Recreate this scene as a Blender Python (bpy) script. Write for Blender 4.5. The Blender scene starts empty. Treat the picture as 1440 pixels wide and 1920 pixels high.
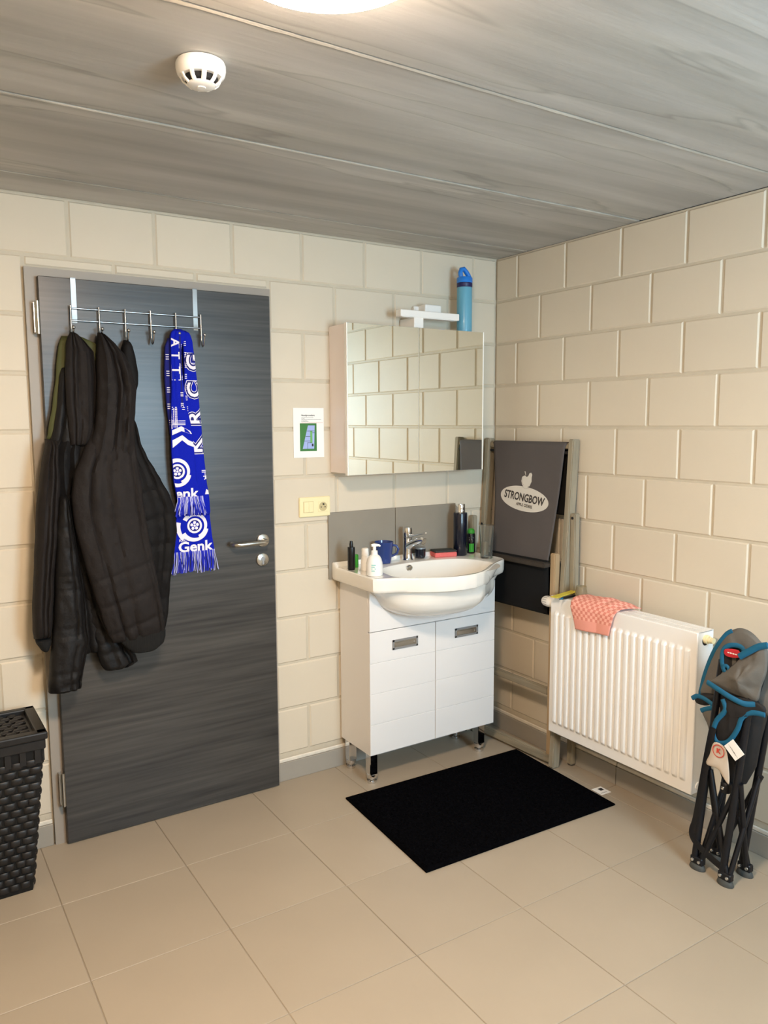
import bpy, bmesh, math, random
from mathutils import Vector, Matrix, noise
random.seed(7)
sc = bpy.context.scene
COL = sc.collection
PI = math.pi
ZC = 2.316            # ceiling height

# ------------------------------------------------------------------ camera, light, exposure
cam_d = bpy.data.cameras.new('camera')
cam = bpy.data.objects.new('camera', cam_d); COL.objects.link(cam)
PITCH, YAW, ROLL, F = 0.11483, 0.57125, -0.00489, 1459.68
cy, sy, cp, sp = math.cos(YAW), math.sin(YAW), math.cos(PITCH), math.sin(PITCH)
fw = Vector((sy*cp, cy*cp, -sp)); rt = Vector((cy, -sy, 0)); up = rt.cross(fw)
r2 = rt*math.cos(ROLL)+up*math.sin(ROLL); u2 = -rt*math.sin(ROLL)+up*math.cos(ROLL)
m3 = Matrix((r2, u2, -fw)).transposed()
cam.matrix_world = Matrix.Translation((-2.547, -2.951, 1.541)) @ m3.to_4x4()
cam_d.sensor_fit = 'VERTICAL'; cam_d.sensor_height = 36.0
cam_d.lens = 36.0*F/1920.0
cam_d.clip_start = 0.02
sc.camera = cam
w = bpy.data.worlds.new('sky'); sc.world = w; w.use_nodes = True
bg = w.node_tree.nodes['Background']; bg.inputs[0].default_value = (0.62, 0.78, 1, 1); bg.inputs[1].default_value = 1.0
ld = bpy.data.lights.new('window_daylight', 'AREA'); ld.shape = 'RECTANGLE'; ld.size = .82; ld.size_y = 1.05
ld.energy = 21; ld.color = (0.52, 0.80, 1.0)
lo = bpy.data.objects.new('window_daylight', ld); COL.objects.link(lo)
lo.location = (-0.92, -3.70, 1.58); lo.rotation_euler = (PI/2, 0, 0)   # shines towards +y, into the room
LAMP_STRENGTH = 58.0
LAMP_COLOR = (1.0, 0.765, 0.555)
sc.view_settings.view_transform = 'Standard'; sc.view_settings.look = 'None'
sc.view_settings.gamma = 1.0; sc.view_settings.use_curve_mapping = False
sc.view_settings.exposure = 1.92
sc.cycles.max_bounces = 10; sc.cycles.diffuse_bounces = 6; sc.cycles.glossy_bounces = 6
sc.cycles.transmission_bounces = 8; sc.cycles.use_denoising = True
sc.cycles.sample_clamp_indirect = 8.0

# ------------------------------------------------------------------ materials
def lin(c):
    return tuple((x/255/12.92 if x/255 <= .04045 else ((x/255+.055)/1.055)**2.4) for x in c)
def mat(name, rgb, rough=.5, metal=0., spec=.5, var=0., vscale=8., stretch=(1, 1, 1), bump=0., bscale=60., bstretch=None,
        trans=0., ior=1.45, rand=0., coat=0., emit=None, sheen=0., detail=4.):
    m = bpy.data.materials.new(name); m.use_nodes = True
    nt = m.node_tree; N = nt.nodes; L = nt.links
    b = N['Principled BSDF']; c = lin(rgb)
    b.inputs['Base Color'].default_value = (*c, 1); b.inputs['Roughness'].default_value = rough
    b.inputs['Metallic'].default_value = metal; b.inputs['Specular IOR Level'].default_value = spec
    b.inputs['IOR'].default_value = ior; b.inputs['Transmission Weight'].default_value = trans
    b.inputs['Coat Weight'].default_value = coat
    if sheen: b.inputs['Sheen Weight'].default_value = sheen; b.inputs['Sheen Roughness'].default_value = .5
    if emit: b.inputs['Emission Color'].default_value = (*emit[0], 1); b.inputs['Emission Strength'].default_value = emit[1]
    tc = N.new('ShaderNodeTexCoord')
    if var or rand:
        mp = N.new('ShaderNodeMapping'); mp.inputs['Scale'].default_value = stretch
        L.new(tc.outputs['Object'], mp.inputs['Vector'])
        nz = N.new('ShaderNodeTexNoise'); nz.inputs['Scale'].default_value = vscale; nz.inputs['Detail'].default_value = detail
        L.new(mp.outputs[0], nz.inputs['Vector'])
        mr = N.new('ShaderNodeMapRange'); mr.inputs['From Min'].default_value = .25; mr.inputs['From Max'].default_value = .75
        mr.inputs['To Min'].default_value = 1-var; mr.inputs['To Max'].default_value = 1+var
        L.new(nz.outputs['Fac'], mr.inputs['Value'])
        val = mr.outputs[0]
        if rand:
            oi = N.new('ShaderNodeObjectInfo'); m2 = N.new('ShaderNodeMapRange')
            m2.inputs['To Min'].default_value = 1-rand; m2.inputs['To Max'].default_value = 1+rand
            L.new(oi.outputs['Random'], m2.inputs['Value'])
            mu = N.new('ShaderNodeMath'); mu.operation = 'MULTIPLY'
            L.new(val, mu.inputs[0]); L.new(m2.outputs[0], mu.inputs[1]); val = mu.outputs[0]
        vm = N.new('ShaderNodeVectorMath'); vm.operation = 'SCALE'
        vm.inputs[0].default_value = c; L.new(val, vm.inputs['Scale'])
        L.new(vm.outputs[0], b.inputs['Base Color'])
    if bump:
        mp2 = N.new('ShaderNodeMapping'); mp2.inputs['Scale'].default_value = bstretch or stretch
        L.new(tc.outputs['Object'], mp2.inputs['Vector'])
        n2 = N.new('ShaderNodeTexNoise'); n2.inputs['Scale'].default_value = bscale; n2.inputs['Detail'].default_value = 4
        L.new(mp2.outputs[0], n2.inputs['Vector'])
        bp = N.new('ShaderNodeBump'); bp.inputs['Strength'].default_value = bump; bp.inputs['Distance'].default_value = .004
        L.new(n2.outputs['Fac'], bp.inputs['Height']); L.new(bp.outputs[0], b.inputs['Normal'])
    return m

M = {}
M['block'] = mat('painted_block', (212, 200, 180), .5, spec=.35, var=.02, vscale=5, bump=.10, bscale=45, rand=.018)
M['joint'] = mat('painted_joint', (198, 187, 167), .6, var=.04, vscale=20, bump=.25, bscale=80)
M['plaster'] = mat('painted_plaster', (212, 202, 179), .6, bump=.1)
M['tile'] = mat('floor_tile', (165, 152, 134), .42, spec=.4, var=.035, vscale=3, bump=.03, bscale=150, rand=.02)
M['grout'] = mat('grout', (152, 141, 125), .8, var=.22, vscale=3)
M['skirt'] = mat('skirting_tile', (156, 150, 140), .45, var=.05, vscale=6)
M['caulk'] = mat('caulk', (222, 214, 200), .6, var=.1, vscale=30)
M['splash'] = mat('backsplash_tile', (141, 133, 120), .45, var=.04, vscale=10)
M['frame'] = mat('door_frame_paint', (156, 147, 136), .45)
M['chrome'] = mat('chrome', (225, 226, 228), .08, metal=1)
M['steel'] = mat('brushed_steel', (190, 188, 182), .28, metal=1, bump=.05, bscale=200)
M['wire'] = mat('nickel_wire', (178, 178, 178), .25, metal=1)
M['white_gloss'] = mat('white_gloss_lacquer', (230, 227, 225), .12, coat=.3)
M['ceramic'] = mat('white_ceramic', (238, 234, 226), .08, coat=.5)
M['white_plastic'] = mat('white_plastic', (238, 235, 230), .35)
M['rad'] = mat('radiator_enamel', (240, 238, 235), .3)
M['dark'] = mat('dark_gap', (22, 22, 24), .8)
M['handle_grey'] = mat('satin_grey_metal', (150, 150, 150), .4, metal=.4)
M['mirror'] = mat('mirror_glass', (243, 247, 240), .0, metal=1)
M['edge_white'] = mat('white_edge_profile', (248, 246, 240), .3)
M['cab_side'] = mat('satin_cabinet_side', (238, 227, 223), .18, coat=.2)
M['jacket_a'] = mat('black_nylon', (19, 17, 17), .6, spec=.3, bump=.35, bscale=90, var=.15, vscale=25)
M['jacket_b'] = mat('charcoal_nylon', (31, 27, 26), .72, spec=.22, bump=.3, bscale=110, var=.12, vscale=30)
M['jacket_c'] = mat('black_polyester', (19, 17, 17), .7, spec=.22, bump=.3, bscale=100, var=.12, vscale=30)
M['rib_knit'] = mat('black_rib_knit', (9, 9, 9), .9, bump=.6, bscale=60, bstretch=(6, 1, .2))
M['olive'] = mat('olive_lining', (74, 76, 40), .7, bump=.2)
M['blue'] = mat('blue_knit', (14, 30, 168), .9, spec=.15, bump=.5, bscale=320)
M['navy_knit'] = mat('navy_knit', (18, 24, 110), .9)
M['white_knit'] = mat('white_knit', (232, 226, 236), .9, bump=.4, bscale=300)
M['fringe'] = mat('blue_yarn', (24, 38, 178), .9)
M['fringe_w'] = mat('white_yarn', (176, 178, 226), .9)
M['basket'] = mat('black_woven_plastic', (27, 26, 27), .45, var=.25, vscale=60, rand=.25)
M['basket_dk'] = mat('basket_core', (6, 6, 6), .7)
M['paper'] = mat('white_paper', (240, 238, 234), .7)
M['ink'] = mat('black_ink', (40, 38, 40), .7)
M['red_ink'] = mat('red_ink', (200, 60, 40), .7)
M['map_green'] = mat('printed_green', (62, 120, 62), .7)
M['map_lightgreen'] = mat('printed_light_green', (110, 175, 100), .7)
M['map_blue'] = mat('printed_blue', (160, 176, 226), .7)
M['ivory'] = mat('ivory_plastic', (238, 224, 178), .4)
M['ivory_dk'] = mat('ivory_recess', (196, 180, 136), .5)
M['navy'] = mat('navy_enamel', (10, 15, 32), .25, coat=.4)
M['black'] = mat('black_plastic', (18, 18, 20), .3)
M['mug'] = mat('blue_glaze', (34, 58, 120), .2, coat=.5)
M['green'] = mat('green_plastic', (60, 170, 60), .4)
M['sponge'] = mat('pink_sponge', (225, 110, 105), .9, bump=.5, bscale=200)
M['scour'] = mat('dark_scourer', (60, 62, 58), .95, bump=.8, bscale=300)
M['sky_bottle'] = mat('light_blue_plastic', (100, 164, 188), .3, coat=.2)
M['cap_blue'] = mat('bright_blue_cap', (36, 124, 214), .3, coat=.3)
M['band'] = mat('dark_navy_band', (30, 30, 80), .4)
M['teal_ink'] = mat('teal_print', (130, 195, 190), .5)
M['glass'] = mat('clear_glass', (232, 234, 230), .06, trans=.96, ior=1.3)
M['smoke_glass'] = mat('smoky_glass', (196, 184, 156), .08, trans=.7, ior=1.3)
M['old_wood'] = mat('weathered_teak', (148, 138, 118), .75, var=.22, vscale=14, stretch=(4, 4, .35), bump=.25, bscale=60)
M['new_wood'] = mat('light_beech', (172, 146, 112), .6, var=.12, vscale=14, stretch=(4, 4, .35))
M['dark_wood'] = mat('dark_stained_bar', (58, 50, 42), .7, var=.2, vscale=20)
M['canvas'] = mat('grey_canvas', (84, 78, 76), .9, bump=.2, bscale=400, var=.05, vscale=6)
M['canvas_black'] = mat('black_canvas', (6, 5, 5), .95, bump=.2, bscale=400)
M['print_white'] = mat('white_print', (208, 202, 192), .8)
M['print_dark'] = mat('dark_print', (58, 52, 50), .8)
M['towel'] = None
M['yellow'] = mat('yellow_card', (214, 196, 70), .5)
M['mat_black'] = mat('black_chenille', (6, 6, 8), 1., spec=.03, var=.5, vscale=90)
M['camp_grey'] = mat('grey_polyester', (98, 94, 88), .6, spec=.5, bump=.15, bscale=200, var=.08, vscale=20)
M['camp_dark'] = mat('dark_polyester', (26, 24, 25), .7, var=.15, vscale=30)
M['camp_navy'] = mat('navy_powder_coat', (7, 9, 17), .45)
M['teal'] = mat('teal_binding', (12, 90, 124), .7)
M['red'] = mat('red_label', (190, 40, 50), .7)
M['foot_grey'] = mat('grey_rubber', (70, 72, 70), .7)
M['tag_beige'] = mat('beige_paper', (196, 182, 166), .7)

def door_material():
    m = bpy.data.materials.new('dark_grey_wood_laminate'); m.use_nodes = True
    nt = m.node_tree; N = nt.nodes; L = nt.links; b = N['Principled BSDF']
    tc = N.new('ShaderNodeTexCoord')
    def ns(scale, st, det):
        mp = N.new('ShaderNodeMapping'); mp.inputs['Scale'].default_value = st
        L.new(tc.outputs['Object'], mp.inputs['Vector'])
        n = N.new('ShaderNodeTexNoise'); n.inputs['Scale'].default_value = scale; n.inputs['Detail'].default_value = det
        L.new(mp.outputs[0], n.inputs['Vector']); return n.outputs['Fac']
    a = ns(1.0, (2.4, 1, 70), 9); c = ns(1.0, (.7, 1, 11), 3)
    ad = N.new('ShaderNodeMath'); ad.operation = 'MULTIPLY_ADD'; ad.inputs[1].default_value = .55
    L.new(a, ad.inputs[0])
    h = N.new('ShaderNodeMath'); h.operation = 'MULTIPLY'; h.inputs[1].default_value = .45
    L.new(c, h.inputs[0]); L.new(h.outputs[0], ad.inputs[2])
    rp = N.new('ShaderNodeValToRGB'); e = rp.color_ramp.elements
    e[0].position = .33; e[0].color = (*lin((40, 39, 39)), 1); e[1].position = .68; e[1].color = (*lin((76, 74, 71)), 1)
    L.new(ad.outputs[0], rp.inputs[0]); L.new(rp.outputs[0], b.inputs['Base Color'])
    b.inputs['Roughness'].default_value = .32; b.inputs['Specular IOR Level'].default_value = .45
    bp = N.new('ShaderNodeBump'); bp.inputs['Strength'].default_value = .12; bp.inputs['Distance'].default_value = .002
    L.new(a, bp.inputs['Height']); L.new(bp.outputs[0], b.inputs['Normal'])
    return m
M['door'] = door_material()

def concrete_material():
    m = bpy.data.materials.new('raw_concrete'); m.use_nodes = True
    nt = m.node_tree; N = nt.nodes; L = nt.links; b = N['Principled BSDF']
    tc = N.new('ShaderNodeTexCoord')
    def ns(scale, st, det, dist=0., off=(0, 0, 0)):
        mp = N.new('ShaderNodeMapping'); mp.inputs['Scale'].default_value = st; mp.inputs['Location'].default_value = off
        L.new(tc.outputs['Object'], mp.inputs['Vector'])
        n = N.new('ShaderNodeTexNoise'); n.inputs['Scale'].default_value = scale; n.inputs['Detail'].default_value = det
        n.inputs['Distortion'].default_value = dist
        L.new(mp.outputs[0], n.inputs['Vector']); return n.outputs['Fac']
    def ramp(src, p0, c0, p1, c1):
        r = N.new('ShaderNodeValToRGB'); e = r.color_ramp.elements
        e[0].position = p0; e[0].color = (*c0, 1); e[1].position = p1; e[1].color = (*c1, 1)
        L.new(src, r.inputs[0]); return r
    base = ramp(ns(1.0, (.9, 11, 1), 8, .3), .3, lin((160, 158, 154)), .7, lin((187, 185, 181)))
    # thin wandering darker water lines running along the planks
    ln = ns(1.0, (.35, 3.4, 1), 4, .35, (3, 1, 0))
    r = N.new('ShaderNodeValToRGB'); e = r.color_ramp.elements
    e[0].position = .455; e[0].color = (1, 1, 1, 1); e[1].position = .545; e[1].color = (1, 1, 1, 1)
    for p, v in ((.49, .96), (.5, .78), (.508, 1.04)):
        q = e.new(p); q.color = (v, v, v*.98, 1)
    L.new(ln, r.inputs[0])
    mx = N.new('ShaderNodeMix'); mx.data_type = 'RGBA'; mx.blend_type = 'MULTIPLY'; mx.inputs['Factor'].default_value = 1
    L.new(base.outputs[0], mx.inputs['A']); L.new(r.outputs[0], mx.inputs['B'])
    st = ramp(ns(1.0, (.9, 2.2, 1), 3, .3, (9, 4, 0)), .3, (.90, .89, .87), .62, (1.03, 1.03, 1.04))
    m2 = N.new('ShaderNodeMix'); m2.data_type = 'RGBA'; m2.blend_type = 'MULTIPLY'; m2.inputs['Factor'].default_value = 1
    L.new(mx.outputs['Result'], m2.inputs['A']); L.new(st.outputs[0], m2.inputs['B'])
    L.new(m2.outputs['Result'], b.inputs['Base Color'])
    b.inputs['Roughness'].default_value = .62
    bp = N.new('ShaderNodeBump'); bp.inputs['Strength'].default_value = .25; bp.inputs['Distance'].default_value = .004
    L.new(ns(1.0, (6, 60, 1), 6), bp.inputs['Height']); L.new(bp.outputs[0], b.inputs['Normal'])
    return m
M['concrete'] = concrete_material()
M['filler'] = mat('joint_filler', (170, 165, 155), .8, var=.25, vscale=8, stretch=(1, 3, 1))
M['edge_dark'] = mat('concrete_joint', (96, 92, 86), .9)

def towel_material():
    m = bpy.data.materials.new('pink_checked_terry'); m.use_nodes = True
    nt = m.node_tree; N = nt.nodes; L = nt.links; b = N['Principled BSDF']
    uv = N.new('ShaderNodeUVMap'); ck = N.new('ShaderNodeTexChecker'); ck.inputs['Scale'].default_value = 1
    ck.inputs['Color1'].default_value = (*lin((248, 182, 164)), 1); ck.inputs['Color2'].default_value = (*lin((226, 138, 122)), 1)
    L.new(uv.outputs[0], ck.inputs['Vector'])
    sx = N.new('ShaderNodeSeparateXYZ'); L.new(uv.outputs[0], sx.inputs[0])
    lt = N.new('ShaderNodeMath'); lt.operation = 'LESS_THAN'; lt.inputs[1].default_value = 0.; L.new(sx.outputs['Y'], lt.inputs[0])
    mx = N.new('ShaderNodeMix'); mx.data_type = 'RGBA'; L.new(lt.outputs[0], mx.inputs['Factor'])
    L.new(ck.outputs['Color'], mx.inputs['A']); mx.inputs['B'].default_value = (*lin((242, 164, 148)), 1)
    L.new(mx.outputs['Result'], b.inputs['Base Color']); b.inputs['Roughness'].default_value = .95
    tc = N.new('ShaderNodeTexCoord'); n2 = N.new('ShaderNodeTexNoise'); n2.inputs['Scale'].default_value = 500
    L.new(tc.outputs['Object'], n2.inputs['Vector'])
    bp = N.new('ShaderNodeBump'); bp.inputs['Strength'].default_value = .5; bp.inputs['Distance'].default_value = .003
    L.new(n2.outputs['Fac'], bp.inputs['Height']); L.new(bp.outputs[0], b.inputs['Normal'])
    return m
M['towel'] = towel_material()
def pane_material():
    m = bpy.data.materials.new('window_pane'); m.use_nodes = True
    nt = m.node_tree; N = nt.nodes; L = nt.links; N.remove(N['Principled BSDF'])
    t = N.new('ShaderNodeBsdfTransparent'); g = N.new('ShaderNodeBsdfGlossy'); g.inputs['Roughness'].default_value = .02
    x = N.new('ShaderNodeMixShader'); x.inputs[0].default_value = .06
    L.new(t.outputs[0], x.inputs[1]); L.new(g.outputs[0], x.inputs[2]); L.new(x.outputs[0], N['Material Output'].inputs[0])
    return m
M['pane'] = pane_material()
def lamp_material(k, nm):
    m = bpy.data.materials.new(nm); m.use_nodes = True
    b = m.node_tree.nodes['Principled BSDF']; b.inputs['Base Color'].default_value = (.9, .88, .84, 1)
    b.inputs['Emission Color'].default_value = (*LAMP_COLOR, 1); b.inputs['Emission Strength'].default_value = LAMP_STRENGTH*k
    return m
M['lamp'] = lamp_material(1, 'lit_opal_shade'); M['lamp_side'] = lamp_material(.26, 'lit_opal_rim')

# ------------------------------------------------------------------ mesh helpers
class MB:
    """collects geometry for ONE mesh object"""
    def __init__(s): s.v = []; s.f = []; s.sm = []; s.uv = None
    def add(s, vs, fs, smooth=False):
        o = len(s.v); s.v += [tuple(p) for p in vs]
        for f in fs: s.f.append([i+o for i in f]); s.sm.append(smooth)
        return s
    def box(s, x0, x1, y0, y1, z0, z1, bev=0.):
        bm = bmesh.new()
        bmesh.ops.create_cube(bm, size=1)
        for v in bm.verts:
            v.co = ((x0+x1)/2+v.co.x*(x1-x0), (y0+y1)/2+v.co.y*(y1-y0), (z0+z1)/2+v.co.z*(z1-z0))
        if bev: bmesh.ops.bevel(bm, geom=bm.edges[:], offset=bev, segments=2 if bev > .004 else 1, affect='EDGES', profile=.5)
        return s.bm(bm)
    def bm(s, bm, smooth=False):
        bm.verts.index_update(); bm.verts.ensure_lookup_table()
        s.add([v.co[:] for v in bm.verts], [[v.index for v in f.verts] for f in bm.faces], smooth); bm.free(); return s
    def tube(s, pts, r, n=10, caps=True, closed=False, flat=1., upv=None):
        pts = [Vector(p) for p in pts]; k = len(pts); rs = r if isinstance(r, (list, tuple)) else [r]*k
        vs = []; fs = []; prev = None
        for i, p in enumerate(pts):
            if closed: t = pts[(i+1) % k]-pts[i-1]
            else: t = pts[min(i+1, k-1)]-pts[max(i-1, 0)]
            t = t.normalized() if t.length > 1e-9 else Vector((0, 0, 1))
            if upv is not None: a = Vector(upv)
            elif prev is None: a = Vector((0, 0, 1)) if abs(t.z) < .9 else Vector((1, 0, 0))
            else: a = prev
            a = (a-t*a.dot(t)); a = a.normalized() if a.length > 1e-6 else t.orthogonal().normalized()
            prev = a; b = t.cross(a)
            for j in range(n):
                q = 2*PI*j/n; vs.append(p+(a*math.cos(q)*flat+b*math.sin(q))*rs[i])
        m = k if closed else k-1
        for i in range(m):
            for j in range(n):
                a0 = i*n+j; a1 = i*n+(j+1) % n; b0 = ((i+1) % k)*n+j; b1 = ((i+1) % k)*n+(j+1) % n
                fs.append((a0, a1, b1, b0))
        if caps and not closed:
            fs.append(tuple(range(n))[::-1]); fs.append(tuple((k-1)*n+j for j in range(n)))
        return s.add(vs, fs, True)
    def lathe(s, prof, c=(0, 0, 0), n=28, axis='z', sx=1., sy=1.):
        """prof: (radius, height) from bottom to top"""
        vs = []; fs = []
        for r, h in prof:
            for j in range(n):
                q = 2*PI*j/n; a, b = r*math.cos(q)*sx, r*math.sin(q)*sy
                p = {'z': (a, b, h), 'y': (a, -h, b), 'x': (-h, a, b)}[axis]
                vs.append((c[0]+p[0], c[1]+p[1], c[2]+p[2]))
        for i in range(len(prof)-1):
            for j in range(n):
                fs.append((i*n+j, i*n+(j+1) % n, (i+1)*n+(j+1) % n, (i+1)*n+j))
        if prof[0][0] > 1e-5: fs.append(tuple(range(n))[::-1])
        if prof[-1][0] > 1e-5: fs.append(tuple((len(prof)-1)*n+j for j in range(n)))
        return s.add(vs, fs, True)
    def prism(s, poly, d0, d1, axis='y'):
        """poly extruded along axis between d0 and d1; poly in the two other axes"""
        n = len(poly)
        def p3(p, d): return {'y': (p[0], d, p[1]), 'x': (d, p[0], p[1]), 'z': (p[0], p[1], d)}[axis]
        vs = [p3(p, d0) for p in poly]+[p3(p, d1) for p in poly]
        fs = [tuple(range(n)), tuple(range(2*n-1, n-1, -1))]+[(i, i+n, (i+1) % n+n, (i+1) % n) for i in range(n)]
        return s.add(vs, fs)
    def mesh(s, name):
        me = bpy.data.meshes.new(name); me.from_pydata(s.v, [], s.f)
        for p, q in zip(me.polygons, s.sm): p.use_smooth = q
        bm = bmesh.new(); bm.from_mesh(me); bmesh.ops.recalc_face_normals(bm, faces=bm.faces)
        if any(s.sm):
            for e in bm.edges:
                if len(e.link_faces) == 2 and e.calc_face_angle(0) > .7: e.smooth = False
        bm.to_mesh(me); bm.free()
        return me
def put(name, data, m, parent=None):
    o = bpy.data.objects.new(name, data); COL.objects.link(o)
    if m is not None and data is not None and not data.materials: data.materials.append(m)
    if parent is not None:
        o.parent = parent; o.matrix_parent_inverse = parent.matrix_basis.inverted()
        if parent.parent is not None:
            o.matrix_parent_inverse = (parent.parent.matrix_basis @ parent.matrix_parent_inverse @ parent.matrix_basis).inverted() if False else Matrix.Identity(4)
            o.matrix_parent_inverse = world_of(parent).inverted()
    return o
def world_of(o):
    return (world_of(o.parent) if o.parent else Matrix.Identity(4)) @ o.matrix_parent_inverse @ o.matrix_basis
def part(name, mb, m, parent=None, label=None, kind=None):
    o = put(name, mb.mesh(name), m, parent)
    if label: o['label'] = label
    if kind: o['kind'] = kind
    return o
def tag(o, label, cat, group=None, kind=None):
    o['label'] = label; o['category'] = cat
    if group: o['group'] = group
    if kind: o['kind'] = kind
    return o
def thing(name, label, cat, loc, group=None, kind=None):
    o = bpy.data.objects.new(name, None); COL.objects.link(o); o.location = loc; o.empty_display_size = .1
    return tag(o, label, cat, group, kind)
def interp(rows, z):
    """rows (z, a, b ...) sorted from high to low z"""
    if z >= rows[0][0]: return rows[0][1:]
    for p, q in zip(rows, rows[1:]):
        if z >= q[0]:
            t = (p[0]-z)/(p[0]-q[0]+1e-9); t = t*t*(3-2*t)*.35+t*.65
            return tuple(a+(b-a)*t for a, b in zip(p[1:], q[1:]))
    return rows[-1][1:]
class Loft:
    """soft cloth body: rows (z, xl, xr); back at yb, front bulging by depth towards -y"""
    def __init__(s, rows, yb, depth, n=48, dz=.010, folds=(), quilt=(), qd=.006, wr=.004, seed=0, pw=.7, ends=.05, yslope=0., flat=False):
        s.rows = rows; s.yb = yb; s.d = depth; s.folds = folds; s.quilt = quilt; s.qd = qd; s.wr = wr; s.seed = seed; s.pw = pw; s.ends = ends
        s.z1 = rows[0][0]; s.z0 = rows[-1][0]; s.ys = yslope; s.n = n
        s.k = max(4, int((s.z1-s.z0)/dz))
    def dep(s, v):
        e = s.ends
        a = min(1, max(0, v)/e) if e else 1; b = min(1, max(0, 1-v)/e) if e else 1
        return s.d*(.25+.75*math.sqrt(max(0, 1-(1-a)**2)))*(.45+.55*math.sqrt(max(0, 1-(1-b)**2)))
    def front(s, x, z):
        xl, xr = interp(s.rows, z); cx, hw = (xl+xr)/2, max(1e-4, (xr-xl)/2)
        u = max(-1, min(1, (x-cx)/hw)); v = (s.z1-z)/(s.z1-s.z0)
        return s.y(u, math.sqrt(max(0, 1-u*u)), v, x, z)
    def y(s, u, sn, v, x, z):
        d = s.dep(v); yb = s.yb+s.ys*v
        if sn <= 0: return yb-d*(.5-.5*abs(sn)**s.pw)
        y = yb-d*(.5+.5*sn**s.pw); w_ = min(1, sn*1.6)
        for (u0, wd, dp, sl) in s.folds:
            q = (u-u0-sl*v)/wd
            if abs(q) < 3: y += dp*math.exp(-q*q)*w_
        for zq, tilt in s.quilt:
            q = (z-zq-tilt*u)/.009
            if abs(q) < 3: y += s.qd*math.exp(-q*q)*w_
        if s.wr:
            p = noise.noise(Vector((x*9, z*5, s.seed)))*1.6+noise.noise(Vector((x*34+z*7, z*16, s.seed+5)))+.6*noise.noise(Vector((x*80, z*40+x*30, s.seed+9)))
            y += s.wr*p*w_
        return y
    def build(s, name, m, parent=None, label=None):
        mb = MB(); n = s.n; vs = []; fs = []
        for i in range(s.k+1):
            v = i/s.k; z = s.z1+(s.z0-s.z1)*v
            xl, xr = interp(s.rows, z); cx, hw = (xl+xr)/2, (xr-xl)/2
            for j in range(n):
                t = 2*PI*j/n; u = math.cos(t); sn = math.sin(t)
                x = cx+hw*u
                if s.wr: x += .6*s.wr*noise.noise(Vector((z*14, u*2, s.seed+2)))
                vs.append((x, s.y(u, sn, v, x, z), z))
        for i in range(s.k):
            for j in range(n):
                fs.append((i*n+j, i*n+(j+1) % n, (i+1)*n+(j+1) % n, (i+1)*n+j))
        fs.append(tuple(range(n))[::-1]); fs.append(tuple(s.k*n+j for j in range(n)))
        mb.add(vs, fs, True)
        return part(name, mb, m, parent, label)
def text_tris(txt, size, offset=0., sx=1., space=1., align='CENTER', maxlen=None):
    """lettering as flat triangles in 2D (x right, y up), centred"""
    cu = bpy.data.curves.new('lettering', 'FONT'); cu.body = txt; cu.size = size; cu.offset = offset; cu.space_character = space
    cu.align_x = align; cu.align_y = 'CENTER'; cu.resolution_u = 3
    o = bpy.data.objects.new('lettering', cu); COL.objects.link(o)
    dg = bpy.context.evaluated_depsgraph_get(); dg.update()
    me = bpy.data.meshes.new_from_object(o.evaluated_get(dg))
    bm = bmesh.new(); bm.from_mesh(me); bmesh.ops.triangulate(bm, faces=bm.faces)
    if maxlen:
        for _ in range(4):
            es = [e for e in bm.edges if e.calc_length() > maxlen]
            if not es: break
            bmesh.ops.subdivide_edges(bm, edges=es, cuts=1); bmesh.ops.triangulate(bm, faces=bm.faces)
    bm.verts.index_update()
    V = [(v.co.x*sx, v.co.y) for v in bm.verts]; T = [[v.index for v in f.verts] for f in bm.faces]
    bm.free(); bpy.data.objects.remove(o); bpy.data.curves.remove(cu); bpy.data.meshes.remove(me)
    return V, T
def arc_band(cx, cy, r0, r1, a0, a1, n=24, t0=1., t1=1., ex=1.):
    """crescent band between radii r0..r1 from a0 to a1 (deg); t0/t1 width factors at the ends"""
    V = []; T = []
    for i in range(n+1):
        f = i/n; a = math.radians(a0+(a1-a0)*f); k = t0+(t1-t0)*f
        rm = (r0+r1)/2; h = (r1-r0)/2*k
        V += [(cx+(rm-h)*math.cos(a)*ex, cy+(rm-h)*math.sin(a)), (cx+(rm+h)*math.cos(a)*ex, cy+(rm+h)*math.sin(a))]
        if i: T.append((2*i-2, 2*i-1, 2*i+1, 2*i))
    return V, T
def ngon(cx, cy, r, n, a0=0., ex=1.):
    V = [(cx+r*math.cos(a0+2*PI*i/n)*ex, cy+r*math.sin(a0+2*PI*i/n)) for i in range(n)]
    return V, [tuple(range(n))]
def quad2(x0, x1, y0, y1):
    return [(x0, y0), (x1, y0), (x1, y1), (x0, y1)], [(0, 1, 2, 3)]
def poly2(*p): return list(p), [tuple(range(len(p)))]
def lay(mb, VT, fn):
    V, T = VT; mb.add([fn(x, y) for x, y in V], T)

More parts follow.
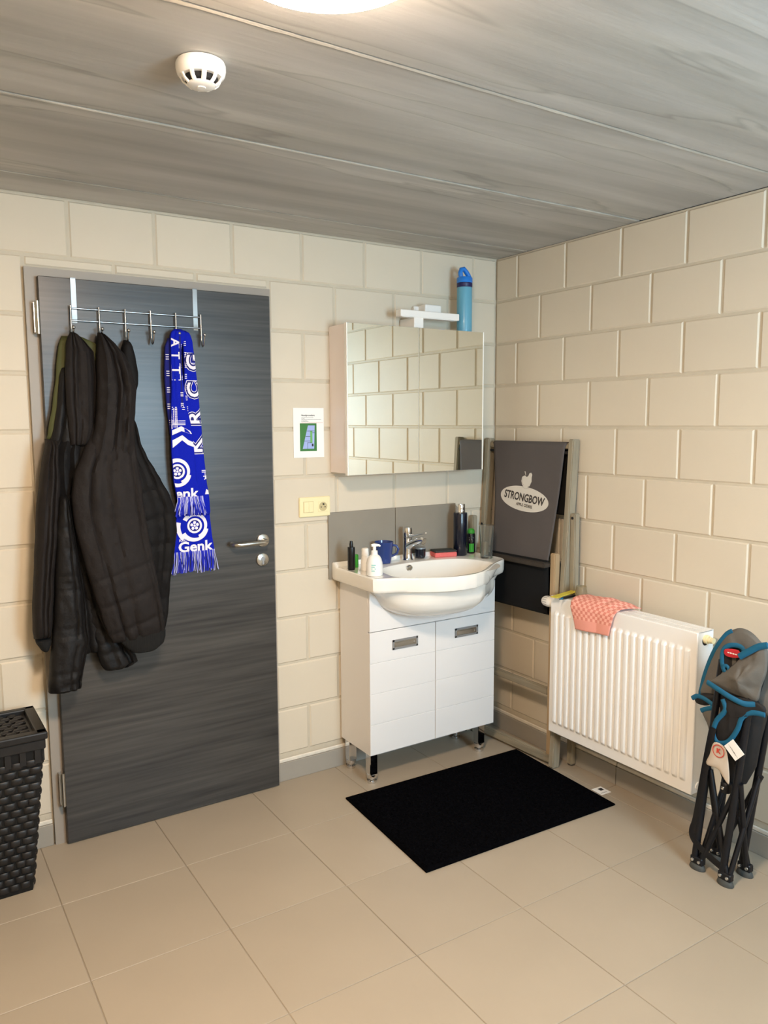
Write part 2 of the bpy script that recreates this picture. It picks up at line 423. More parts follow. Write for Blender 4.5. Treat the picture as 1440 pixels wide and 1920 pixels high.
# ------------------------------------------------------------------ THE ROOM
XL, YR = -3.62, -3.50
def brick_mesh(wd, ht, cache={}):
    k = (round(wd, 4), round(ht, 4))
    if k not in cache:
        x, z, c, d = wd/2, ht/2, .005, .03
        v = [(-x, d, -z), (x, d, -z), (x, d, z), (-x, d, z), (-x, .0045, -z), (x, .0045, -z), (x, .0045, z), (-x, .0045, z),
             (-x+c, 0, -z+c), (x-c, 0, -z+c), (x-c, 0, z-c), (-x+c, 0, z-c)]
        f = [(8, 9, 10, 11)]
        for i in range(4):
            j = (i+1) % 4; f += [(i, j, j+4, i+4), (i+4, j+4, j+8, i+8)]
        me = bpy.data.meshes.new('brick'); me.from_pydata(v, [], f); me.materials.append(M['block']); cache[k] = me
    return cache[k]
ROWS = [0.095]+[.114+.2*k for k in range(12)]
def lay_bricks(wall, length, offA, offB, mod, opening, right):
    """courses of blocks; opening(s0,s1,z0,z1)->list of kept spans"""
    J = .009
    for k in range(11):
        z0, z1 = .114+.2*k, min(.314+.2*k, ZC)
        off = offA if k % 2 == 0 else offB
        s = off-mod if off > .02 else off
        while s < length:
            a, b = max(0, s), min(length, s+mod); s += mod
            if b-a < .03: continue
            for (aa, bb, c0, c1) in opening(a, b, z0, z1):
                if bb-aa < .03 or c1-c0 < .015: continue
                me = brick_mesh(bb-aa-J, c1-c0-J)
                o = bpy.data.objects.new('brick', me); COL.objects.link(o)
                m_, zc = (aa+bb)/2, (c0+c1)/2
                jit = random.uniform(-.0008, .0008)
                if right: o.location = (jit, -m_, zc); o.rotation_euler = (0, 0, -PI/2)
                else: o.location = (-m_, jit, zc)
                o.parent = wall
DX0, DX1, DZ = 1.199, 2.104, 2.070     # door opening, measured along the back wall from the corner
def open_back(a, b, z0, z1):
    if b <= DX0+.01 or a >= DX1-.01: return [(a, b, z0, z1)]
    out = []
    if z0 >= DZ: return [(a, b, z0, z1)]
    if a < DX0-.01: out.append((a, DX0, z0, z1))
    if b > DX1+.01: out.append((DX1, b, z0, z1))
    if z1 > DZ+.02: out.append((max(a, DX0), min(b, DX1), DZ+.004, z1))
    return out
WX0, WX1, WZ0, WZ1 = -1.37, -.47, 1.00, 2.15
wb = MB().box(XL-.1, .12, .0042, .14, 0, ZC+.1)
wall_back = tag(part('wall_back', wb, M['joint']), 'cream painted concrete block wall behind the dark door and mirror cabinet', 'wall', kind='structure')
lay_bricks(wall_back, -XL, .140, .291, .302, open_back, False)
wr_ = MB().box(.0042, .14, YR, 0, 0, ZC)
wall_right = tag(part('wall_right', wr_, M['joint']), 'cream painted concrete block wall above the radiator', 'wall', kind='structure')
lay_bricks(wall_right, -YR, .151, .303, .304, lambda a, b, z0, z1: [(a, b, z0, z1)], True)
tag(part('wall_left', MB().box(XL-.12, XL, YR-.1, .1, 0, ZC), M['plaster']), 'plain cream wall on the side of the basket', 'wall', kind='structure')
wrr = MB()
for (a, b, z0, z1) in ((XL, WX0, 0, ZC), (WX1, .14, 0, ZC), (WX0, WX1, 0, WZ0), (WX0, WX1, WZ1, ZC)): wrr.box(a, b, YR-.14, YR, z0, z1)
tag(part('wall_rear', wrr, M['plaster']), 'plain cream wall behind the viewer with a window', 'wall', kind='structure')
win = thing('window_1', 'white framed window in the wall behind the viewer, daylight source', 'window', (-.92, YR-.07, WZ0), kind='structure')
fr = MB()
for (a, b, z0, z1) in ((WX0, WX0+.05, WZ0, WZ1), (WX1-.05, WX1, WZ0, WZ1), (WX0+.05, WX1-.05, WZ0, WZ0+.05), (WX0+.05, WX1-.05, WZ1-.05, WZ1)):
    fr.box(a, b, YR-.10, YR-.05, z0, z1)
part('window_frame', fr, M['white_plastic'], win)
part('window_pane', MB().box(WX0+.04, WX1-.04, YR-.078, YR-.074, WZ0+.04, WZ1-.04), M['pane'], win)
# floor
T = .41
floor = tag(part('floor', MB().box(XL-.1, .14, YR-.1, .14, -.1, -.0022), M['grout']), 'beige grey tiled floor', 'floor', kind='structure')
def tile_mesh(wx, wy, cache={}):
    k = (round(wx, 4), round(wy, 4))
    if k not in cache:
        x, y, c = wx/2, wy/2, .0012
        v = [(-x, -y, -.01), (x, -y, -.01), (x, y, -.01), (-x, y, -.01), (-x, -y, -.001), (x, -y, -.001), (x, y, -.001), (-x, y, -.001),
             (-x+c, -y+c, 0), (x-c, -y+c, 0), (x-c, y-c, 0), (-x+c, y-c, 0)]
        f = [(8, 9, 10, 11)]
        for i in range(4):
            j = (i+1) % 4; f += [(i, j, j+4, i+4), (i+4, j+4, j+8, i+8)]
        me = bpy.data.meshes.new('tile'); me.from_pydata(v, [], f); me.materials.append(M['tile']); cache[k] = me
    return cache[k]
GX, GY = -1.746, -.412
for i in range(-6, 6):
    for j in range(-2, 12):
        x0, x1 = max(XL, GX+i*T), min(0, GX+(i+1)*T); y1, y0 = min(0, GY-j*T), max(YR, GY-(j+1)*T)
        if x1-x0 < .01 or y1-y0 < .01: continue
        o = bpy.data.objects.new('tile', tile_mesh(x1-x0-.003, y1-y0-.003)); COL.objects.link(o)
        o.location = ((x0+x1)/2, (y0+y1)/2, 0); o.parent = floor
# ceiling of precast concrete planks running along the back wall
ceil = tag(part('ceiling', MB().box(XL-.1, .14, YR-.1, .14, ZC+.012, ZC+.12), M['edge_dark']), 'raw grey concrete plank ceiling', 'ceiling', kind='structure')
edges = [0, -.215, -.845, -1.457, -2.07, -2.68, -3.29, YR]
for k, (a, b) in enumerate(zip(edges, edges[1:])):
    dzk = (0, .0, .0015, -.001, .0015, 0, .001, 0)[k]
    m = MB(); e = .0035; c = .004
    sec = [(a-e, ZC+.03), (a-e, ZC+c+dzk), (a-e-c, ZC+dzk), (b+e+c, ZC+dzk), (b+e, ZC+c+dzk), (b+e, ZC+.03)]
    m.prism(sec, XL, 0, 'x')
    o = part('panel', m, M['concrete'], ceil)
for k, a in enumerate(edges[1:5]):
    m = MB(); vs = []; fs = []; n = 240; wd = (.006, .005, .010, .006)[k]; rnd = random.Random(k)
    for i in range(n+1):
        x = XL+(0-XL)*i/n
        w_ = wd*(.55+1.0*max(0, noise.noise(Vector((x*9, k*7., 0)))+.35*noise.noise(Vector((x*40, k, 3)))))
        y = a+.002; vs += [(x, y-.001, ZC+.0005), (x, y+w_, ZC-.0012), (x, y+w_, ZC+.004), (x, y-.001, ZC+.006)]
        if i:
            q = 4*i
            for j in range(4): fs.append((q-4+j, q-4+(j+1) % 4, q+(j+1) % 4, q+j))
    m.add(vs, fs); part('joint_filler', m, M['filler'], ceil)
# skirting tiles with a caulk line on top
def skirting(name, spans, right, label):
    b = thing(name, label, 'baseboard', (0, 0, 0), kind='structure')
    for a, c in spans:
        m = MB(); m2 = MB(); g = .0015
        if right: m.box(-.012, -.0002, -c+g, -a-g, 0, .081, .0015); m2.box(-.0075, -.0002, -c+g, -a-g, .081, .098, .003)
        else: m.box(-c+g, -a-g, -.012, -.0002, 0, .081, .0015); m2.box(-c+g, -a-g, -.0075, -.0002, .081, .098, .003)
        part('skirting_tile', m, M['skirt'], b); part('caulk_line', m2, M['caulk'], b)
skirting('baseboard_back', [(.013, .45), (.45, .86), (.86, 1.199), (2.108, 2.52), (2.52, 2.93), (2.93, 3.34), (3.34, 3.6)], False, 'grey tile skirting along the door wall')
skirting('baseboard_right', [(.0, .41), (.41, .82), (.82, 1.23), (1.23, 1.64), (1.64, 2.05), (2.05, 2.46), (2.46, 2.87), (2.87, 3.28), (3.28, 3.49)], True, 'grey tile skirting under the radiator')

# ------------------------------------------------------------------ door
door = thing('door_1', 'dark grey wood grain flush door in a grey frame', 'door', (-1.65, -.02, 0), kind='structure')
m = MB()
m.prism([(-2.104, 0), (-2.104, 2.0715), (-1.1995, 2.0715), (-1.1995, 0), (-1.222, 0), (-1.222, 2.034), (-2.060, 2.034), (-2.060, 0)], -.016, .0035, 'y')
part('door_frame', m, M['frame'], door)
part('door_leaf', MB().box(-2.066, -1.2135, -.042, -.0165, .004, 2.040, .002), M['door'], door)
for z0, z1 in ((1.845, 1.955), (.155, .28)):
    h = MB().tube([(-2.073, -.047, z0), (-2.073, -.047, z1)], .008, 12)
    h.box(-2.084, -2.073, -.043, -.0162, z0+.005, z1-.005)
    part('hinge', h, M['steel'], door)
hd = part('handle', MB().lathe([(.0, .011), (.024, .0105), (.026, .009), (.026, 0)][::-1], (-1.267, -.042, 1.066), 28, 'y'), M['steel'], door)
lv = MB().tube([(-1.267, -.05, 1.066), (-1.267, -.082, 1.066), (-1.272, -.093, 1.066), (-1.285, -.098, 1.0655), (-1.335, -.099, 1.065), (-1.385, -.098, 1.064), (-1.400, -.092, 1.064), (-1.406, -.080, 1.064), (-1.406, -.062, 1.064)], .0095, 14)
part('lever', lv, M['steel'], hd)
rs = part('lock_rosette', MB().lathe([(.026, 0), (.026, .009), (.024, .0105), (.0, .011)], (-1.271, -.042, .987), 28, 'y'), M['steel'], door)
k = MB().lathe([(.009, 0), (.009, .012), (0, .0122)], (-1.271, -.042, .991), 16, 'y'); k.box(-1.275, -1.267, -.0545, -.042, .968, .990)
part('lock_cylinder', k, M['handle_grey'], rs)

# ------------------------------------------------------------------ over-door hook rack
rack = thing('hook_rack', 'chrome wire over-door rack with six hooks on the dark door', 'coat rack', (-1.735, -.045, 1.82))
for x in (-1.9535, -1.520):
    s = MB().box(x-.0085, x+.0085, -.0455, -.0435, 1.888, 2.0415); s.box(x-.0085, x+.0085, -.0455, -.0175, 2.0405, 2.0425)
    part('strap', s, M['chrome'], rack)
for z in (1.938, 1.897):
    part('bar', MB().tube([(-1.970, -.050, z), (-1.502, -.050, z)], .0028, 10), M['wire'], rack)
for i, x in enumerate((-1.968, -1.873, -1.783, -1.692, -1.599, -1.503)):
    h = MB().tube([(x, -.055, 1.947), (x, -.055, 1.852), (x, -.058, 1.836), (x, -.066, 1.8285), (x, -.076, 1.832), (x, -.0835, 1.845), (x, -.090, 1.863)], .0029, 10)
    hk = part('hook', h, M['wire'], rack)
    b = MB().lathe([(0.0065*math.sin(PI*q/8), -.0065*math.cos(PI*q/8)) for q in range(9)], (x, -.0915, 1.869), 14)
    part('ball_tip', b, M['wire'], hk)

# ------------------------------------------------------------------ jackets on the rack
j3 = thing('jacket', 'black padded jacket behind the others, its hood tip on the third hook', 'jacket', (-1.72, -.07, .76), 'jackets on the door rack')
Loft([(1.838, -1.792, -1.778), (1.813, -1.803, -1.767), (1.775, -1.808, -1.758), (1.719, -1.805, -1.751), (1.682, -1.800, -1.752), (1.64, -1.81, -1.766), (1.56, -1.82, -1.772)], -.046, .05, 32, .008, wr=.002, seed=31, ends=.08).build('hood', M['jacket_c'], j3)
Loft([(1.56, -1.84, -1.772), (1.472, -1.84, -1.757), (1.42, -1.85, -1.735), (1.37, -1.85, -1.707), (1.335, -1.85, -1.687), (1.276, -1.85, -1.657), (1.216, -1.85, -1.639), (1.137, -1.85, -1.634), (1.038, -1.85, -1.650), (.939, -1.85, -1.668), (.838, -1.85, -1.678), (.755, -1.85, -1.695)], -.046, .078, 48, .010,
     folds=((.55, .1, .012, .1), (.3, .12, .014, .1)), quilt=[(1.29, .02), (1.19, .02), (1.09, .01), (.99, 0), (.89, 0)], wr=.004, seed=32).build('body', M['jacket_c'], j3)
j1 = thing('jacket', 'black quilted winter jacket with olive hood lining, on the first hook', 'jacket', (-2.0, -.07, .61), 'jackets on the door rack')
Loft([(1.842, -2.001, -1.935), (1.815, -2.014, -1.885), (1.787, -2.019, -1.87), (1.714, -2.028, -1.88), (1.604, -2.045, -1.90), (1.531, -2.060, -1.93), (1.480, -2.070, -1.96)], -.047, .040, 40, .010, wr=.003, seed=11, ends=.08).build('lining', M['olive'], j1, 'olive green inner lining')
Loft([(1.853, -1.979, -1.966), (1.837, -1.989, -1.950), (1.815, -1.996, -1.930), (1.787, -1.999, -1.908), (1.714, -2.006, -1.905), (1.604, -2.007, -1.906), (1.531, -2.004, -1.912), (1.462, -2.000, -1.935)], -.078, .050, 56, .008,
     folds=((-.55, .06, .007, .0), (-.2, .07, .008, .05), (.85, .14, .02, 0), (.3, .1, -.006, 0)), quilt=[(1.783, 0)], qd=.004, wr=.003, seed=12).build('hood', M['jacket_b'], j1)
Loft([(1.74, -2.010, -1.95), (1.70, -2.021, -1.94), (1.604, -2.032, -1.94), (1.531, -2.047, -1.94), (1.476, -2.062, -1.94), (1.43, -2.078, -1.93)], -.052, .052, 40, .010, folds=((-.5, .1, .01, .05),), wr=.003, seed=18, ends=.15).build('collar', M['jacket_a'], j1)
Loft([(1.50, -2.045, -1.895), (1.439, -2.080, -1.879), (1.346, -2.090, -1.865), (1.252, -2.082, -1.86), (1.158, -2.069, -1.85), (.967, -2.072, -1.85), (.81, -2.051, -1.861), (.715, -2.02, -1.87)], -.045, .07, 56, .010,
     folds=((-.6, .07, .016, .05), (-.25, .08, .016, .05), (.1, .1, .012, .2)), wr=.004, seed=13).build('body', M['jacket_a'], j1)
Loft([(1.49, -2.075, -2.040), (1.405, -2.094, -2.043), (1.351, -2.103, -2.040), (1.261, -2.118, -2.046), (1.17, -2.126, -2.055), (1.079, -2.134, -2.068), (.987, -2.142, -2.078), (.895, -2.150, -2.086), (.83, -2.150, -2.092), (.80, -2.146, -2.096)], -.050, .105, 40, .010,
     folds=((-.3, .12, .010, .2), (.35, .1, .012, -.1)), wr=.004, seed=14).build('sleeve', M['jacket_b'], j1)
Loft([(.808, -2.146, -2.096), (.79, -2.144, -2.093), (.768, -2.132, -2.104), (.755, -2.122, -2.110)], -.062, .075, 36, .005, wr=.002, seed=15, ends=.25).build('cuff', M['rib_knit'], j1)
Loft([(1.30, -2.050, -2.020), (1.24, -2.058, -2.014), (1.166, -2.066, -2.006), (1.073, -2.073, -1.997), (.979, -2.079, -1.984), (.884, -2.086, -1.977), (.789, -2.097, -1.973), (.715, -2.108, -1.991), (.641, -2.116, -2.006), (.614, -2.114, -2.008), (.606, -2.106, -2.020)], -.085, .08, 48, .008,
     folds=((.25, .06, .005, 0), (.75, .1, .014, 0)), quilt=[(1.19, 0), (1.175, 0), (1.02, 0), (.995, 0), (.972, 0), (.835, 0), (.815, 0), (.68, 0), (.635, .01)], qd=.005, wr=.0045, seed=16, ends=.03).build('front_panel', M['jacket_a'], j1)
Loft([(1.303, -2.025, -2.003), (1.237, -2.019, -1.98), (1.162, -2.012, -1.956), (1.066, -2.002, -1.935), (.969, -1.990, -1.910), (.869, -1.975, -1.876), (.767, -1.953, -1.842), (.715, -1.942, -1.822), (.69, -1.938, -1.806), (.668, -1.930, -1.800), (.650, -1.918, -1.835), (.644, -1.905, -1.875)], -.058, .068, 48, .008,
     folds=((.55, .15, .02, 0), (-.2, .1, .006, 0)), quilt=[(1.12, .01), (1.02, .01), (.92, .01), (.82, .01), (.76, .01), (.72, .01)], qd=.005, wr=.0045, seed=17, ends=.03).build('front_panel', M['jacket_a'], j1)
j2 = thing('jacket', 'large charcoal hooded jacket hanging in front, on the second hook', 'jacket', (-1.86, -.1, .72), 'jackets on the door rack')
Loft([(1.856, -1.888, -1.876), (1.842, -1.893, -1.859), (1.815, -1.897, -1.833), (1.779, -1.901, -1.806), (1.715, -1.905, -1.784), (1.66, -1.908, -1.773), (1.586, -1.913, -1.780), (1.53, -1.922, -1.785), (1.474, -1.94, -1.785), (1.40, -1.965, -1.782), (1.34, -1.985, -1.78)], -.072, .088, 64, .008,
     folds=((-.05, .07, .014, .1), (.35, .08, .010, -.15), (-.55, .08, -.006, 0), (.6, .1, -.006, 0), (.15, .05, .008, .5)), quilt=[(1.70, .05), (1.60, -.04)], qd=.004, wr=.004, seed=21, ends=.30).build('hood', M['jacket_b'], j2)
Loft([(1.548, -1.922, -1.79), (1.503, -1.936, -1.788), (1.438, -1.967, -1.783), (1.365, -2.000, -1.777), (1.29, -2.013, -1.772), (1.234, -2.012, -1.768), (1.158, -2.002, -1.760), (1.062, -1.984, -1.748), (.963, -1.962, -1.735), (.864, -1.938, -1.722), (.803, -1.918, -1.717), (.765, -1.903, -1.717)], -.078, .086, 80, .007, yslope=-.055,
     folds=((-.55, .05, .012, .1), (.15, .06, .007, -.15), (.72, .03, .006, .1), (-.15, .08, .006, .1), (.82, .03, .004, .1)), quilt=[(1.02, .03), (.925, .03), (.825, .03)], qd=.006, wr=.0035, seed=22, ends=.34).build('body', M['jacket_b'], j2)
Loft([(.795, -1.885, -1.712), (.765, -1.875, -1.713), (.742, -1.858, -1.720), (.724, -1.838, -1.745), (.713, -1.82, -1.765)], -.130, .055, 48, .005, wr=.002, seed=23, ends=.15).build('hem', M['rib_knit'], j2)

# ------------------------------------------------------------------ football scarf
scarf = thing('scarf', 'blue and white knitted football scarf draped over the fifth hook', 'scarf', (-1.57, -.07, .96))
LB = Loft([(1.268, -1.610, -1.496), (1.203, -1.622, -1.493), (1.12, -1.633, -1.487), (1.040, -1.645, -1.476)], -.050, .012, 40, .01, wr=.0012, seed=41, pw=.35, ends=.01)
part_low = LB.build('rear_tail', M['blue'], scarf)
LR = Loft([(1.884, -1.594, -1.566), (1.872, -1.590, -1.553), (1.843, -1.582, -1.545), (1.765, -1.580, -1.537), (1.687, -1.582, -1.531), (1.608, -1.590, -1.526), (1.528, -1.592, -1.520), (1.427, -1.590, -1.515), (1.325, -1.585, -1.507), (1.25, -1.585, -1.497), (1.19, -1.59, -1.495)], -.056, .026, 40, .01, wr=.0012, seed=42, pw=.4, ends=.03)
part_r = LR.build('folded_half', M['blue'], scarf)
LL = Loft([(1.853, -1.634, -1.60), (1.821, -1.648, -1.61), (1.724, -1.654, -1.612), (1.607, -1.650, -1.612), (1.50, -1.640, -1.605)], -.056, .02, 28, .01, wr=.001, seed=43, pw=.5, ends=.05)
part_l = LL.build('inner_fold', M['navy_knit'], scarf)
LF = Loft([(1.886, -1.612, -1.585), (1.872, -1.630, -1.574), (1.856, -1.633, -1.575), (1.82, -1.634, -1.593), (1.762, -1.635, -1.594), (1.685, -1.636, -1.590), (1.607, -1.639, -1.580), (1.528, -1.643, -1.565), (1.429, -1.644, -1.556), (1.329, -1.640, -1.550), (1.257, -1.628, -1.527)], -.074, .022, 48, .01, folds=((-.5, .1, .003, .1),), wr=.0012, seed=44, pw=.4, ends=.03)
part_f = LF.build('front_tail', M['blue'], scarf)
EPS = .0016
def on(L): return lambda x, z: (x, L.front(x, z)-EPS, z)
def rot2(VT, ang, cx, cz):
    c, s = math.cos(ang), math.sin(ang); V, T_ = VT
    return [(cx+x*c-y*s, cz+x*s+y*c) for x, y in V], T_
def shift(VT, cx, cz, k=1.): return [(cx+x*k, cz+y*k) for x, y in VT[0]], VT[1]
def crest(cx, cz, k):
    """swirl emblem with a football in the middle"""
    out = [arc_band(cx, cz, .034*k, .050*k, -70, 150, 30, .55, 1.0), arc_band(cx, cz-.002*k, .040*k, .060*k, -150, -15, 24, .9, .35),
           arc_band(cx, cz, .0205*k, .028*k, 0, 360, 36)]
    for a in range(5):
        q = math.radians(90+72*a); out.append(ngon(cx+.0115*k*math.cos(q), cz+.0115*k*math.sin(q), .0062*k, 6, q))
    out.append(ngon(cx, cz, .0048*k, 5, PI/2))
    return out
wh = MB(); F_ = on(LF)
def clipx(VT, L, lo=.0015):
    V = []
    for x, z in VT[0]:
        xl, xr = interp(L.rows, z); V.append((min(max(x, xl+lo), xr-lo), z))
    return V, VT[1]
def put_on(mb, L, *shapes):
    for s in shapes: lay(mb, clipx(s, L), on(L))
# front tail: line pattern, letters, plaid, chevron, crest and name
put_on(wh, LF, *[quad2(-1.6415+i*.0, -1.6385, z, z+.018) for i in range(1) for z in [1.52+.02*q for q in range(16)]])
for zc in (1.815, 1.775, 1.745, 1.70, 1.64, 1.60):
    for d in (0, .006, .012): put_on(wh, LF, quad2(-1.605, -1.594, zc+d, zc+d+.003))
for i, ch in enumerate(('A', 'T', 'T')):
    put_on(wh, LF, rot2(text_tris(ch, .042, .0012, 1.0, maxlen=.012), -PI/2, -1.619, (1.835, 1.788, 1.735)[i]))
put_on(wh, LF, quad2(-1.637, -1.634, 1.70, 1.76), quad2(-1.604, -1.6015, 1.70, 1.76), quad2(-1.637, -1.602, 1.698, 1.7005))
for z in (1.598, 1.590, 1.548, 1.540, 1.534): put_on(wh, LF, quad2(-1.640, -1.590, z, z+.003))
for x in (-1.634, -1.628, -1.622): put_on(wh, LF, *[quad2(x, x+.0025, z, z+.008) for z in [1.525+.009*q for q in range(8)]])
put_on(wh, LF, poly2((-1.640, 1.515), (-1.606, 1.530), (-1.572, 1.512), (-1.562, 1.50), (-1.585, 1.505), (-1.605, 1.512), (-1.640, 1.497)),
       poly2((-1.640, 1.478), (-1.603, 1.497), (-1.580, 1.478), (-1.556, 1.470), (-1.557, 1.452), (-1.582, 1.460), (-1.604, 1.478), (-1.640, 1.450)))
put_on(wh, LF, *crest(-1.626, 1.362, 1.0))
put_on(wh, LF, shift(text_tris('enk', .052, .0014, 1.15, maxlen=.012), -1.594, 1.277))
part('white_pattern', wh, M['white_knit'], part_f, 'white knitted lettering and crest', kind='stuff')
nv = MB()
put_on(nv, LF, arc_band(-1.626, 1.362, .0165, .0205, 0, 360, 30), quad2(-1.603, -1.5965, 1.60, 1.86))
part('navy_pattern', nv, M['navy_knit'], part_f, kind='stuff')
wr2 = MB()
def put_lo(mb, L, e, *shapes):
    for q in shapes: lay(mb, clipx(q, L), lambda x, z: (x, L.front(x, z)-e, z))
ol = MB(); onv = MB()
for ch, z in (('K', 1.455), ('R', 1.560), ('C', 1.665), ('G', 1.768)):
    put_lo(ol, LR, .0008, rot2(text_tris(ch, .072, .0085, 1.15, maxlen=.012), PI/2, -1.5445, z))
    put_lo(onv, LR, .0012, rot2(text_tris(ch, .072, .0066, 1.15, maxlen=.012), PI/2, -1.5445, z))
part('letter_outline', ol, M['white_knit'], part_r, kind='stuff'); part('navy_pattern', onv, M['navy_knit'], part_r, kind='stuff')
for ch, z in (('K', 1.455), ('R', 1.560), ('C', 1.665), ('G', 1.768)):
    put_on(wr2, LR, rot2(text_tris(ch, .072, .0016, 1.15, maxlen=.012), PI/2, -1.5445, z))
for zc in (1.84, 1.80, 1.76, 1.72, 1.68, 1.64, 1.60, 1.56):
    for d in (0, .007, .014): put_on(wr2, LR, quad2(-1.584, -1.573, zc-d, zc-d+.003))
put_on(wr2, LR, *[quad2(-1.5855, -1.583, z, z+.02) for z in [1.58+.022*q for q in range(12)]])
put_on(wr2, LR, quad2(-1.528, -1.504, 1.360, 1.363), quad2(-1.528, -1.504, 1.354, 1.357), quad2(-1.516, -1.5135, 1.33, 1.354), quad2(-1.523, -1.504, 1.338, 1.341),
       poly2((-1.520, 1.325), (-1.505, 1.345), (-1.505, 1.33)), poly2((-1.518, 1.27), (-1.512, 1.29), (-1.503, 1.285), (-1.500, 1.27)))
part('white_pattern', wr2, M['white_knit'], part_r, 'white knitted letters', kind='stuff')
wl = MB()
for zc in (1.79, 1.73, 1.67, 1.61, 1.55):
    for d in (0, .008, .016): put_on(wl, LL, quad2(-1.648, -1.637, zc-d, zc-d+.003))
part('white_pattern', wl, M['white_knit'], part_l, kind='stuff')
wb2 = MB()
put_on(wb2, LB, *crest(-1.556, 1.150, 1.05))
put_on(wb2, LB, arc_band(-1.545, 1.15, .066, .084, 168, 222, 16, 1, .8))
put_on(wb2, LB, shift(text_tris('Genk', .054, .0016, 1.12, maxlen=.012), -1.556, 1.068), shift(text_tris('KRC', .014, .0003, 1.1, maxlen=.01), -1.603, 1.096))
part('white_pattern', wb2, M['white_knit'], part_low, 'white crest and name', kind='stuff')
nb = MB(); put_on(nb, LB, arc_band(-1.556, 1.150, .0172, .0212, 0, 360, 30)); part('navy_pattern', nb, M['navy_knit'], part_low, kind='stuff')
def fringe(parent, L, xs, z, ln, spread, seed):
    r = random.Random(seed); n = 64; mbs = [MB(), MB()]
    for i in range(n):
        f = i/(n-1); x = xs[0]+(xs[1]-xs[0])*f; y = L.front(x, z+.004)
        x2 = x+(f-.5)*spread+r.uniform(-.007, .007); l = ln*r.uniform(.82, 1.04); k = 0 if r.random() < .58 else 1
        mbs[k].tube([(x, y-.001*k, z+.006), (x+r.uniform(-.002, .002), y-.002-.001*k, z-.01), ((x+x2)/2+r.uniform(-.003, .003), y-.003+r.uniform(-.003, .002), z-l*.55), (x2, y+r.uniform(-.004, .002), z-l)], .0019 if k == 0 else .0013, 5)
    part('fringe', mbs[0], M['fringe'], parent, kind='stuff'); part('fringe', mbs[1], M['fringe_w'], parent, 'white fringe threads', kind='stuff')
fringe(part_f, LF, (-1.627, -1.529), 1.260, .068, .03, 1)
fringe(part_low, LB, (-1.644, -1.477), 1.046, .078, .016, 2)

# ------------------------------------------------------------------ laundry basket
bk = thing('laundry_basket', 'tall black woven laundry basket with hinged lid, beside the door', 'basket', (-2.38, -.19, 0))
BX0, BX1, BY0, BY1, BH = -2.560, -2.170, -.325, -.065, .53
TX, TY = .050, .055     # inward taper at the floor
core = MB()
vb = [(BX0+TX, BY0+TY, 0), (BX1-TX, BY0+TY, 0), (BX1-TX, BY1-.02, 0), (BX0+TX, BY1-.02, 0)]
vt = [(BX0, BY0, BH), (BX1, BY0, BH), (BX1, BY1, BH), (BX0, BY1, BH)]
core.add(vb+vt, [(3, 2, 1, 0), (4, 5, 6, 7)]+[(i, (i+1) % 4, (i+1) % 4+4, i+4) for i in range(4)])
part('basket_body', core, M['basket_dk'], bk)
pv = []; pf = []
for j, (zz, o_) in enumerate(((-.5, 0), (-.38, .55), (0, .8), (.38, .55), (.5, 0))):
    for i in range(7):
        q = -1+2*i/6; pv.append((q*.5, -(.35+.65*o_)*math.sqrt(max(0, 1-abs(q)**3)), zz))
for j in range(4):
    for i in range(6): pf.append((j*7+i, j*7+i+1, (j+1)*7+i+1, (j+1)*7+i))
strip_me = bpy.data.meshes.new('strip'); strip_me.from_pydata(pv, [], pf); strip_me.materials.append(M['basket'])
for p in strip_me.polygons: p.use_smooth = True
def strip(parent, o0, ex, ez, out, wd, ht, dp, name='strip'):
    o = bpy.data.objects.new(name, strip_me); COL.objects.link(o)
    o.parent = parent; o.matrix_parent_inverse = world_of(parent).inverted()
    ex, ez, out = Vector(ex).normalized(), Vector(ez).normalized(), Vector(out).normalized()
    mm = Matrix(((ex.x*wd, -out.x*dp, ez.x*ht, o0[0]), (ex.y*wd, -out.y*dp, ez.y*ht, o0[1]), (ex.z*wd, -out.z*dp, ez.z*ht, o0[2]), (0, 0, 0, 1)))
    o.matrix_basis = mm
NR = 17
for r in range(NR):
    z = .014+(BH-.075)*(r+.5)/NR; f = z/BH
    y = BY0+TY*(1-f); xa, xb = BX0+TX*(1-f), BX1-TX*(1-f)
    nc = 9
    for c in range(nc):
        x = xa+(xb-xa)*(c+.25+.5*(r % 2))/nc
        wd = (xb-xa)/nc*.86
        x = min(max(x, xa+wd*.5), xb-wd*.5)
        strip(bk, (x, y-.0005+random.uniform(-.001, .001), z+random.uniform(-.001, .001)), (1, 0, random.uniform(-.03, .03)), (0, -TY, BH), (0, -1, 0), wd, .0215, .009)
    ya, yb = y, BY1-.02*(1-f)
    for c in range(6):
        yy = ya+(yb-ya)*(c+.25+.5*(r % 2))/6; wd = (yb-ya)/6*.86
        strip(bk, (xb+.0005, min(max(yy, ya+wd*.5), yb-wd*.5), z), (0, 1, 0), (TX, 0, BH), (1, 0, 0), wd, .0215, .009)
up_ = MB()
for c in range(9):
    x = BX0+.02+(BX1-BX0-.04)*c/8
    up_.box(x-.009, x+.009, BY0-.002, BY0+.004, BH-.075, BH-.02)
for c in range(6):
    y = BY0+.02+(BY1-BY0-.04)*c/5
    up_.box(BX1-.004, BX1+.002, y-.009, y+.009, BH-.075, BH-.02)
part('upright', up_, M['basket'], bk, kind='stuff')
rim = MB()
for b in ((BX0-.004, BX1+.004, BY0-.006, BY0+.004), (BX0-.004, BX1+.004, BY1-.004, BY1+.004), (BX0-.004, BX0+.004, BY0, BY1), (BX1-.004, BX1+.006, BY0, BY1)):
    rim.box(*b, BH-.030, BH+.002, .002)
part('rim_band', rim, M['basket'], bk)
lid = MB()
lid.box(BX0, BX1, BY0, BY1, BH+.001, BH+.010)
